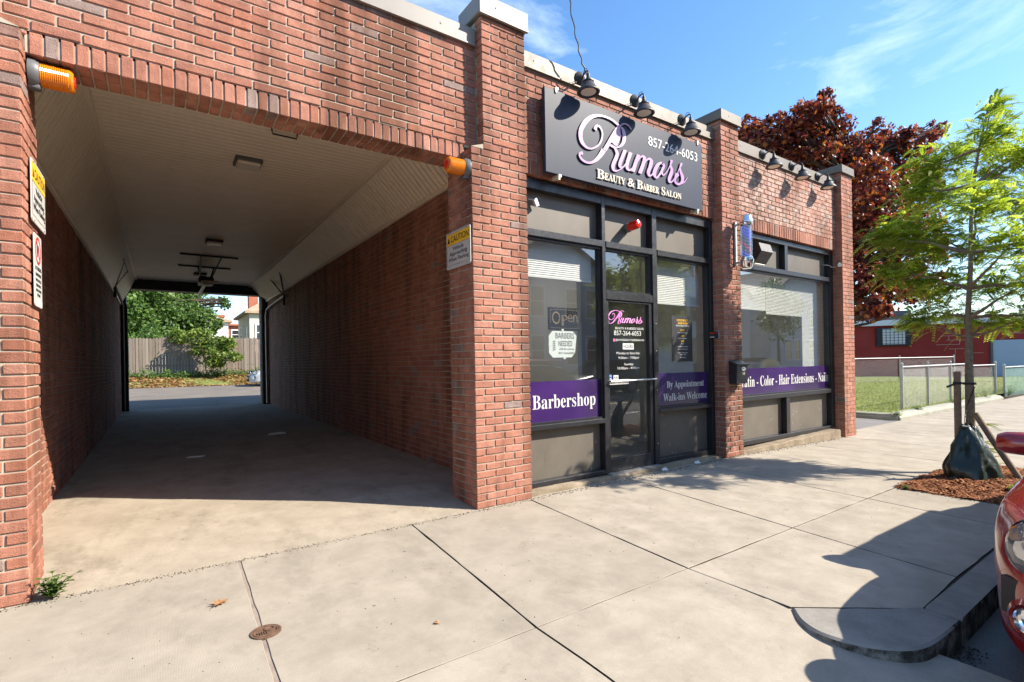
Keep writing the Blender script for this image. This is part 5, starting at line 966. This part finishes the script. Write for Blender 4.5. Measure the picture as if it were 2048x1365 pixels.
for _ in range(30000):
    x=random.uniform(13.0,32); y=random.uniform(.62,9.0); 
    if x>20 and random.random()<.5: continue
    z=lwz(x,y) if x<47 else 0; h=random.uniform(.02,.07)*(1+1.2*(random.random()<.06)); a=random.uniform(0,6.28); w=.006; d=Vector((math.cos(a),math.sin(a),0))
    mb.add([(x-d.y*w,y+d.x*w,z),(x+d.y*w,y-d.x*w,z),(x+d.x*h*.6,y+d.y*h*.6,z+h)],[(0,1,2)],0,random.random())
tag(mb.build('grass',GRASSM,None,(20,4,0)),'short green and yellowing grass on the fenced lawn','grass',None,'stuff')
# ------------------------------------------------------------------ red block building and neighbours
A=Vector((34.06,9.36,0)); B=Vector((39.39,2.63,0)); d=(B-A).normalized(); A-=d*7; B+=d*7; L=(B-A).length; nn=Vector((-d.y,d.x,0)); nn=nn if nn.dot(Vector((1,0,0)))>0 else -nn
RB=thing('red_building','long low red painted block building with pale fascia behind the fenced lawn','building',tuple(A)); fr=lambda u,w,z: tuple(A+d*u+nn*w+Vector((0,0,z)))
def rbox(mb,u0,u1,w0,w1,z0,z1): mb.add([fr(u0,w0,z0),fr(u1,w0,z0),fr(u1,w1,z0),fr(u0,w1,z0),fr(u0,w0,z1),fr(u1,w0,z1),fr(u1,w1,z1),fr(u0,w1,z1)],[(0,1,2,3)[::-1],(4,5,6,7),(0,1,5,4),(1,2,6,5),(2,3,7,6),(3,0,4,7)]); return mb
rbox(MB(),0,L,0,10,-.3,3.1).build('wall',REDB,RB); rbox(MB(),-.2,L+.2,-.2,.2,3.1,3.42).build('fascia',CLAPW,RB); rbox(MB(),-.1,L+.1,-.1,10,3.42,3.5).build('roof',ROOFM,RB)
m=rbox(MB(),8.05,9.75,-.12,.0,1.9,2.95); wf=m.build('window',BLACKF,RB); m=rbox(MB(),8.35,9.45,-.16,-.13,2.0,2.9); m.build('pane',CLAPW,wf); m=MB()
for k in range(6): rbox(m,8.35,9.45,-.18,-.165,2.05+k*.16,2.07+k*.16)
for k in range(5): rbox(m,8.5+k*.2,8.52+k*.2,-.18,-.165,2.0,2.9)
m.build('window_bars',BLACKF,wf)
rbox(MB(),13.6,15.2,-.06,.0,-.1,2.1).build('door',CLAPB,RB); rbox(MB(),13.5,13.6,-.1,0,-.1,2.15).build('door_frame',GREYP,RB)
m=MB()
for u,z,w in ((11.2,2.4,1.3),(11.5,2.15,.9),(11.0,1.9,1.1),(11.6,1.65,.8),(12.3,1.4,.9),(14.2,2.45,1.2)): rbox(m,u,u+w,-.006,.0,z,z+.02)
for u,z in ((11.6,2.15),(12.1,1.9),(11.9,1.4),(12.6,1.65)): rbox(m,u,u+.02,-.006,0,z,z+.24)
m.build('exposed_joints',MORT,RB)
for u,w,h,s in ((6.0,2.2,.9,.8),(7.6,3,.6,.5),(16.2,1.5,.5,.6)):
    m=rbox(MB(),u,u+w,2,2+s,3.5,3.5+h); m.build('roof_unit',METAL if w<2 else GREYP,RB)
def house(lab,o,w,dp,h,rz,mat,roofh,roofmat=None,wins=(),grp=None,chim=None,hip=False,nm='house'):
    t=thing(nm,lab,'house',o,grp,None,rz); t['_wl']=(0,0,0); roofmat=roofmat or ROOFM
    def B_(name,mb,mat,par=t):
        o2=bpy.data.objects.new(name,mb.mesh(name,mat)); COL.objects.link(o2); o2.parent=par; o2['_wl']=(0,0,0); return o2
    m=MB().box(-w/2,w/2,-dp/2,dp/2,-1,h); 
    if not hip: m.prism([(-w/2,h-.01),(w/2,h-.01),(0,h+roofh)],-dp/2,dp/2,f=lambda a,b,c:(a,c,b))
    B_('wall',m,mat); m=MB(); e=.35
    if hip:
        V=[(-w/2-e,-dp/2-e,h),(w/2+e,-dp/2-e,h),(w/2+e,dp/2+e,h),(-w/2-e,dp/2+e,h),(-w*.15,0,h+roofh),(w*.15,0,h+roofh),(-w/2-e,-dp/2-e,h-.18),(w/2+e,-dp/2-e,h-.18),(w/2+e,dp/2+e,h-.18),(-w/2-e,dp/2+e,h-.18)]
        m.add(V,[(0,1,5,4),(1,2,5),(2,3,4,5),(3,0,4),(6,7,1,0),(7,8,2,1),(8,9,3,2),(9,6,0,3),(9,8,7,6)])
    else:
        sl=roofh/(w/2)
        for s in (-1,1): m.add([(0,-dp/2-e,h+roofh+.16),(s*(w/2+e),-dp/2-e,h-e*sl+.10),(s*(w/2+e),dp/2+e,h-e*sl+.10),(0,dp/2+e,h+roofh+.16),(0,-dp/2-e,h+roofh),(s*(w/2+e),-dp/2-e,h-e*sl),(s*(w/2+e),dp/2+e,h-e*sl),(0,dp/2+e,h+roofh)],[(0,1,2,3),(4,5,6,7),(0,1,5,4),(2,3,7,6),(1,2,6,5)])
    rf=B_('roof',m,roofmat)
    if chim: 
        m=MB().box(chim[0]-.35,chim[0]+.35,chim[1]-.35,chim[1]+.35,h,chim[2]); m.box(chim[0]-.42,chim[0]+.42,chim[1]-.42,chim[1]+.42,chim[2]-.25,chim[2]-.05); B_('chimney',m,FARBRK,rf)
    for (side,u,z,ww,wh) in wins:
        f={0:lambda a,b,c:(u+a,-dp/2-c,z+b),1:lambda a,b,c:(w/2+c,u+a,z+b),2:lambda a,b,c:(u-a,dp/2+c,z+b),3:lambda a,b,c:(-w/2-c,u-a,z+b)}[side]
        m=MB()
        for a0,a1,b0,b1 in ((-ww/2-.1,-ww/2,-.1,wh+.1),(ww/2,ww/2+.1,-.1,wh+.1),(-ww/2,ww/2,-.12,0),(-ww/2,ww/2,wh,wh+.12),(-ww/2,ww/2,wh/2-.03,wh/2+.03)): m.prism([(a0,b0),(a1,b0),(a1,b1),(a0,b1)],0,.06,f=f)
        wo=B_('window',m,CLAPW if mat is not CLAPW else CLAPG); m=MB(); m.prism([(-ww/2,0),(ww/2,0),(ww/2,wh),(-ww/2,wh)],0,.02,f=f); B_('pane',m,DARKW,wo)
    return t
def wgrid(side,us,zs,ww=.9,wh=1.5): return [(side,u,z,ww,wh) for u in us for z in zs]
house('white clapboard house half hidden by the maple behind the wooden fence',(.65,52.8,.9),6.0,9,5.3,.0,CLAPW,2.9,None,wgrid(0,(-1.2,1.2),(1.6,4.0)))
house('small pale hip roofed house between the white gable and the brick block',(4.2,54.5,.9),2.6,5,5.0,.0,CLAPW,.6,ROOFT,wgrid(0,(-.8,.8),(2.0,),.6,1.2),None,None,True)
house('low red brick block with one white framed window beyond the fence',(8.0,62,.9),6.6,6,5.2,.0,FARBRK,.25,FARBRK,wgrid(0,(-1.0,),(3.6,),.9,.9),None,(-2.5,-2.5,6.2),True)
house('cream house with overhanging tan roof and tall brick chimney seen through the passage',(8.4,44.5,.9),5,7,4.9,.0,CLAPC,1.4,ROOFT,wgrid(0,(-1.6,.4,1.7),(.4,2.6),.8,1.2)+wgrid(3,(-2,1),(.4,2.6),.8,1.2),None,(-1.85,-.7,7.6),True)
for o_,w_,h_,mt_,lab,rz_ in (((-6,-22,0),9,6.4,CLAPG,'grey gabled house across the street, left of the camera',0),((7,-24,0),9,6.8,CLAPB,'blue grey two storey house across the street',0),((19,-23,0),10,6.2,CLAPB,'second blue grey house across the street, beside the white one',0),((32,-22,0),11,6.0,CLAPW,'white house across the street',0),((46,-22,0),11,6.6,CLAPG,'grey house far along the other side of the street',0),((59,-21,0),10,6.4,CLAPB,'blue house with paired windows, farthest but one across the street',0),((72,-22,0),12,6.4,CLAPC,'cream house, farthest along the other side of the street',0),((-20,-22,0),11,6.4,CLAPC,'cream house across the street, leftmost of the row',0)):
    house(lab,o_,w_,9,h_,math.pi,mt_,2.6,None,wgrid(0,(-2.8,-1.2,1.4,2.8),(1.2,4.0),.9,1.6),'houses across the street')
# ------------------------------------------------------------------ wooden fence, vine, bank
def along(t): return Vector((-6+t*17.0,29.9-t*1.6,0))
WF=thing('wooden_fence','weathered grey board fence behind the rear lot, partly under vine','fence',(-6,29.9,.9))
N=118
for i in range(N):
    c=along(i/N); h=random.uniform(-.03,.03); z1=3.05+h+.02*math.sin(i*.3); m=MB(); w=.068; y=c.y+random.uniform(-.008,.008); m.prism([(c.x-w,.5),(c.x+w,.5),(c.x+w,z1-.10),(c.x,z1),(c.x-w,z1-.10)],y,y+.022,0,random.random()**2,f=lambda a,b,cc:(a,cc,b)); m.build('plank',WOODF,WF)
for z in (1.5,2.7):
    m=MB(); a=along(0);b=along(1); m.obox(((a.x+b.x)/2,(a.y+b.y)/2+.06,z),Vector((b.x-a.x,b.y-a.y,0))/2,Vector((0,.025,0)),Vector((0,0,.045))); m.build('rail',WOODF,WF)
VN=thing('vine','leafy green vine spilling over the middle of the wooden fence','vine',(2.2,28.2,1)); mb=MB(); leaf_cards(mb,spread(VINE,3,.8,.5),5200,.16,'leaf',(0,1),.5,.35,.7); mb.build('leaves',VINEL,VN)['kind']='stuff'; mb=MB()
for b in VINE: limb(mb,(2.6,28.6,.9),b[:3],.02,.006,.1,5,5)
mb.build('stem',BARKD,VN)
m=MB()
for i in range(26):
    x=-3.4+i*.40; y=27.9+.25*random.random(); leaf_cards(m,[(x,y,.92+.14*random.random(),random.uniform(.18,.42)),(x+.3,y,.88,.22)],230,.12,'leaf',(0,1),.5,.3)
tag(m.build('undergrowth',WEEDL,None,(2,28,.9)),'low green scrub along the foot of the wooden fence','undergrowth',None,'stuff')
m=MB()
for _ in range(5200):
    x=random.uniform(-4,9); y=25.7+2.3*random.random()**1.2; z=(lz(y) if y<26 else lz(26)-.02+.24*(y-26))+.05*math.sin(x*.65*2+y)*(y>26)+.03; s=random.uniform(.04,.10); a=random.uniform(0,6.28); u=Vector((math.cos(a),math.sin(a),random.uniform(-.3,.5)))*s; v=Vector((-math.sin(a),math.cos(a),random.uniform(-.3,.5)))*s*.7; c=Vector((x,y,z))
    m.add([tuple(c-u),tuple(c-v),tuple(c+u),tuple(c+v)],[(0,1,2,3)],0,random.random())
tag(m.build('leaf_litter',DRYL,None,(2,27,.6)),'brown fallen leaves heaped along the bank below the fence','leaf litter',None,'stuff')
def bigtree(nm,lab,base,blobs,n,size,mat,shape,r0,tint=(0,1),grp=None,shell=.45,squash=1.0):
    t=thing(nm,lab,'tree',base,grp); m=MB(); top=max(b[2] for b in blobs); c=Vector(base); cen=Vector((sum(b[0] for b in blobs)/len(blobs),sum(b[1] for b in blobs)/len(blobs),0)); zf=min(b[2] for b in blobs)
    fk=[]; m2=[c]+[c.lerp(Vector((cen.x,cen.y,c.z)),k*.25)+Vector((0,0,(top-c.z)*.2*k)) for k in (1,2,3,4)]; P=catmull(m2,4); m.tube(P,[r0*(1-.8*i/(len(P)-1)) for i in range(len(P))],10); fk=P[3:]
    for b in blobs:
        f=min(fk,key=lambda q:(q-Vector(b[:3])).length+(1.5 if q.z>b[2]-.3 else 0)); limb(m,f,b[:3],r0*.32,r0*.06,.06,4,6)
        for _ in range(3): limb(m,Vector(f).lerp(Vector(b[:3]),.7),Vector(b[:3])+Vector(RNG.normal(size=3))*b[3]*.5,r0*.1,r0*.03,.06,3,5)
    m.build('trunk',BARKD,t,smooth=True); m=MB(); leaf_cards(m,blobs,n,size,shape,tint,.3,shell,squash); m.build('crown',mat,t); return t
bigtree('purple_maple','large purple red leaved maple behind the right end of the shop','',[],0,0,None,'',0) if False else bigtree('purple_maple','large purple red leaved maple rising behind the right end of the shop',(16.6,3.6,.05),spread(MAPLE,8,1.0,.36),24000,.115,MAPL,'maple',.22,(0,1),None,.3,.75)
bigtree('green_maple','broad green maple behind the wooden fence',(-1.2,43,.9),spread(GREEN,5,.85,.42),34000,.27,GRNL,'leaf',.35)
bigtree('evergreen_shrub','dark olive shrub between the fence and the maple',(-.9,33,.9),spread([(-.7,33,2.5,1.1),(-.3,33.2,3.3,.8),(-1.3,33,2.2,.9)],3),2600,.14,WEEDL,'leaf',.08)
bigtree('garden_tree','small pale green tree in front of the cream house',(9.2,37,.9),spread([(8.6,36.5,3.6,.7),(9.2,37,4.0,.7),(8.5,36.6,3.0,.5)],3),1500,.2,VINEL,'leaf',.08); bigtree('garden_tree','dark bush in front of the low red brick block',(9.6,52,.9),spread([(9.6,52,2.8,1.0),(9.0,52,2.4,.7)],3),900,.22,GRNL,'leaf',.08)
bigtree('garden_tree','green tree showing below the purple maple beside the last brick pier',(19.5,5.5,0),spread([(19.2,5.3,3.0,.9),(20.2,4.8,3.4,.9),(18.6,5.6,2.2,.7)],4),3500,.16,GRNL,'leaf',.12)
for i,(x,y,h,lab) in enumerate(((1,-14.6,6.5,'street tree across the road opposite the shop door'),(11,-14.4,7,'street tree across the road opposite the right-hand window'),(-9,-14.6,7,'street tree across the road to the left of the camera'),(22,-14.5,7.5,'street tree across the road, third from the utility pole'),(36,-14.5,6.5,'street tree far along the other side of the road'))): bigtree('street_tree',lab,(x,y,0),spread([(x,y,h*.62,1.6),(x+1,y,h*.8,1.2),(x-1,y+.4,h*.78,1.2),(x,y-.5,h*.95,1.0)],4),2600,.26,GRNL,'leaf',.14,(0,1),'trees across the road')
# ------------------------------------------------------------------ cars
def car(lab,loc,rz,paint,grp=None):
    t=thing('parked_car',lab,'car',loc,grp,None,rz); wl=(0,0,0)
    def B_(name,mb,mat,par=None,smooth=True):
        o2=bpy.data.objects.new(name,mb.mesh(name,mat,(0,0,0),smooth)); COL.objects.link(o2); o2.parent=par or t; return o2
    st=[(-.02,.42,.20,.47,.41),(.03,.60,.18,.56,.50),(.13,.77,.165,.66,.59),(.30,.87,.165,.735,.665),(.46,.905,.19,.765,.70),(.52,.912,.55,.775,.705),(.70,.925,.66,.80,.745),(.95,.935,.69,.83,.765),(1.20,.94,.66,.86,.80),(1.38,.94,.55,.875,.83),(1.44,.945,.2,.88,.835),(1.7,.945,.2,.90,.87),(2.4,.95,.2,.94,.915),(3.2,.95,.2,.955,.935),(3.28,.95,.55,.958,.937),(3.45,.95,.66,.965,.94),(3.72,.945,.70,.975,.95),(3.98,.94,.66,.985,.95),(4.14,.925,.55,.99,.95),(4.2,.915,.22,1.0,.95),(4.45,.82,.3,.98,.90),(4.56,.64,.42,.9,.8)]
    V=[]
    def sec(s):
        x,hw,zb,zc,zs=s; pr=[(0,0),(.6,0),(.90,.01),(.97,.08),(.985,.24),(.985,.42),(1.0,.60),(.995,.80),(.965,.93)]; pr=[(p,zb+q*(zs-zb)) for p,q in pr]+[(.88,zs+(zc-zs)*.35),(.62,zs+(zc-zs)*.75),(.3,zs+(zc-zs)*.95),(0,zc)]
        return [(x,-hw*p,z) for p,z in pr]+[(x,hw*p,z) for p,z in reversed(pr[1:-1])]
    R_=[sec(s) for s in st]; k=len(R_[0]); m=MB()
    m.add([p for r in R_ for p in r],[(i*k+j,(i+1)*k+j,(i+1)*k+(j+1)%k,i*k+(j+1)%k) for i in range(len(R_)-1) for j in range(k)]+[tuple(range(k)),tuple((len(R_)-1)*k+j for j in reversed(range(k)))]); body=B_('body',m,paint)
    sb=body.modifiers.new('s','SUBSURF'); sb.levels=2; sb.render_levels=2
    g=[(1.45,.78,.86,.86),(1.75,.76,.90,1.06),(2.25,.71,.92,1.38),(2.8,.69,.93,1.46),(3.5,.68,.94,1.46),(4.0,.66,.95,1.36),(4.40,.64,.95,.98)]
    m=MB(); V=[]
    for x,hw,z0,z1 in g: V+=[(x,-hw-.12*(1-(z1-.86)/.6)*.6,z0),(x,-hw,z0+(z1-z0)*.85),(x,-hw*.82,z1),(x,hw*.82,z1),(x,hw,z0+(z1-z0)*.85),(x,hw+.12*(1-(z1-.86)/.6)*.6,z0)]
    m.add(V,[(i*6+j,(i+1)*6+j,(i+1)*6+j+1,i*6+j+1) for i in range(len(g)-1) for j in range(5)]); B_('windows',m,DARKW)
    m=MB(); m.box(2.2,4.0,-.60,.60,1.44,1.50,0,.5,.03); B_('roof',m,paint)
    for x in (.95,3.72):
        for s in (-1,1):
            m=MB(); m.lathe([(.22,0),(.33,.0),(.345,.03),(.345,.19),(.33,.21),(.22,.21)],32,(x,s*.705,.345),(0,s,0)); tw=B_('wheel',m,TYRE); m=MB(); m.lathe([(.21,.205),(.20,.16),(.05,.20),(.0,.205)],24,(x,s*.72,.345),(0,s,0))
            for q in range(5): a=q*1.2566; m.obox((x+.12*math.cos(a),s*(.72+.2),.345+.12*math.sin(a)),Vector((math.cos(a),0,math.sin(a)))*.10,Vector((0,.012,0)),Vector((-math.sin(a),0,math.cos(a)))*.025)
            B_('rim',m,METAL,tw); m=MB(); m.lathe([(.395,0),(.395,.20),(.0,.20)],24,(x,s*.70-s*.10,.345),(0,s,0)); B_('wheel_well',m,BLKPL)
    for s in (-1,1):
        m=MB(); o=(.215,s*.70,.635)
        q=Vector((-.72,s*.70,.06)).normalized(); m.lathe([(.125,-.03),(.128,.035),(.118,.05)],28,o,tuple(q)); hl=B_('headlight',m,BLKPL); m=MB(); m.lathe([(.116,.045),(.09,.075),(.05,.09),(.0,.095)],28,o,tuple(q)); B_('lens',m,CLEARH,hl); m=MB(); m.lathe([(.11,.02),(.07,.0),(.045,.045),(.0,.05)],24,o,tuple(q)); B_('reflector',m,CHROME,hl)
        m=MB(); m.lathe([(.035,.05),(.03,.07),(.0,.075)],14,tuple(Vector(o)+Vector((.03,s*.03,.055))),tuple(q)); B_('indicator',m,AMBER,hl)
        m=MB(); o=(.08,s*.60,.30); q=Vector((-.85,s*.5,0)).normalized(); m.obox((.165,s*.735,.435),Vector((-.5*q.y*s*.30,.15*q.x*-1*s*-1,0)) if False else Vector((q.y*-.09,q.x*.09,0)),q*.022,Vector((0,0,.075))); B_('bumper_intake',m,BLKPL,None,False)
        m=MB(); m.lathe([(.055,.0),(.058,.055),(.048,.065),(.042,.05),(.0,.055)],24,(.145,s*.70,.375),tuple(q)); B_('fog_lamp',m,CHROME); m=MB(); m.lathe([(.08,.02),(.084,.05),(.064,.066),(.058,.05)],24,(.145,s*.70,.375),tuple(q)); B_('fog_lamp_ring',m,paint)
        m=MB(); m.lathe([(.0,-.13),(.05,-.12),(.068,-.07),(.072,.0),(.068,.07),(.05,.11),(.0,.12)],20,(1.66,s*1.02,.885),(0,1,0)); mo=B_('mirror',m,paint); m=MB(); m.tube([(1.70,s*.86,.86),(1.67,s*.95,.88)],.03,8); B_('mirror_stalk',m,BLKPL,mo)
        m=MB(); m.box(2.9,3.08,s*.935-.012,s*.935+.012,.80,.83,0,.5,.008); B_('door_handle',m,paint)
    m=MB(); m.box(-.045,.0,-.34,.34,.24,.36,0,.5,.02); m.box(-.035,.01,-.30,.30,.44,.51,0,.5,.015); B_('grille',m,BLKPL,None,False); m=MB(); m.box(-.055,-.045,-.17,.17,.37,.43); B_('number_plate',m,WHITEP,None,False)
    return t
CLEARH=NB('headlight_lens'); CLEARH.set((.8,.82,.85),.03,0,.6); CLEARH.p.inputs['Transmission Weight'].default_value=.85; CLEARH=CLEARH.mat
car('glossy red car parked at the kerb on the right','',0,None) if False else car('glossy red car parked at the kerb with only its front corner and mirror in view',(2.72,-4.14,-.135),0,CARRED)
s=car('silver car parked in the rear lot seen past the passage end',(3.6,24.2,lz(24.2)),0,CARSIL)
d1=car('dark car parked across the street opposite the barbershop window',(-3.5,-12.1,-.135),0,CARDRK,'cars parked across the street')
d2=copy_tree(d1); d2.location=(6.5,-12.1,-.135); d2['label']='dark car parked across the street opposite the right-hand window'
for x,l in ((13.5,'third dark car parked across the street'),(26,'fourth dark car parked far along the other side of the street')):
    d3=copy_tree(d1); d3.location=(x,-12.1,-.135); d3['label']=l
# ------------------------------------------------------------------ cable and pole
UP=thing('utility_pole','wooden utility pole across the street','pole',(-1.5,-13.9,0)); mb=MB(); mb.tube([(-1.5,-13.9,-.3),(-1.5,-13.9,10.5)],[.16,.11],12); mb.build('post',BARKD,UP,smooth=True); mb=MB(); mb.box(-2.6,-.4,-13.95,-13.85,9.6,9.72); mb.build('crossarm',BARKD,UP)
mb=MB(); pts=catmull([(-1.5,-13.9,9.6),(-.6,-7,9.2),(1.0,-1.6,9.3),(2.3,-.55,7.4),(3.15,-.25,5.55),(3.42,-.12,4.82),(3.60,-.06,4.42),(3.70,-.05,4.27)],10); pts=[p+Vector((.012*math.sin(i*1.7),0,0)) for i,p in enumerate(pts)]; mb.tube(pts,.007,6); tag(mb.build('service_cable',CABLE,None,(3.7,-.05,4.27)),'black twisted cable rising from the first barn lamp into the sky','cable')
for x in (-30,60): pass
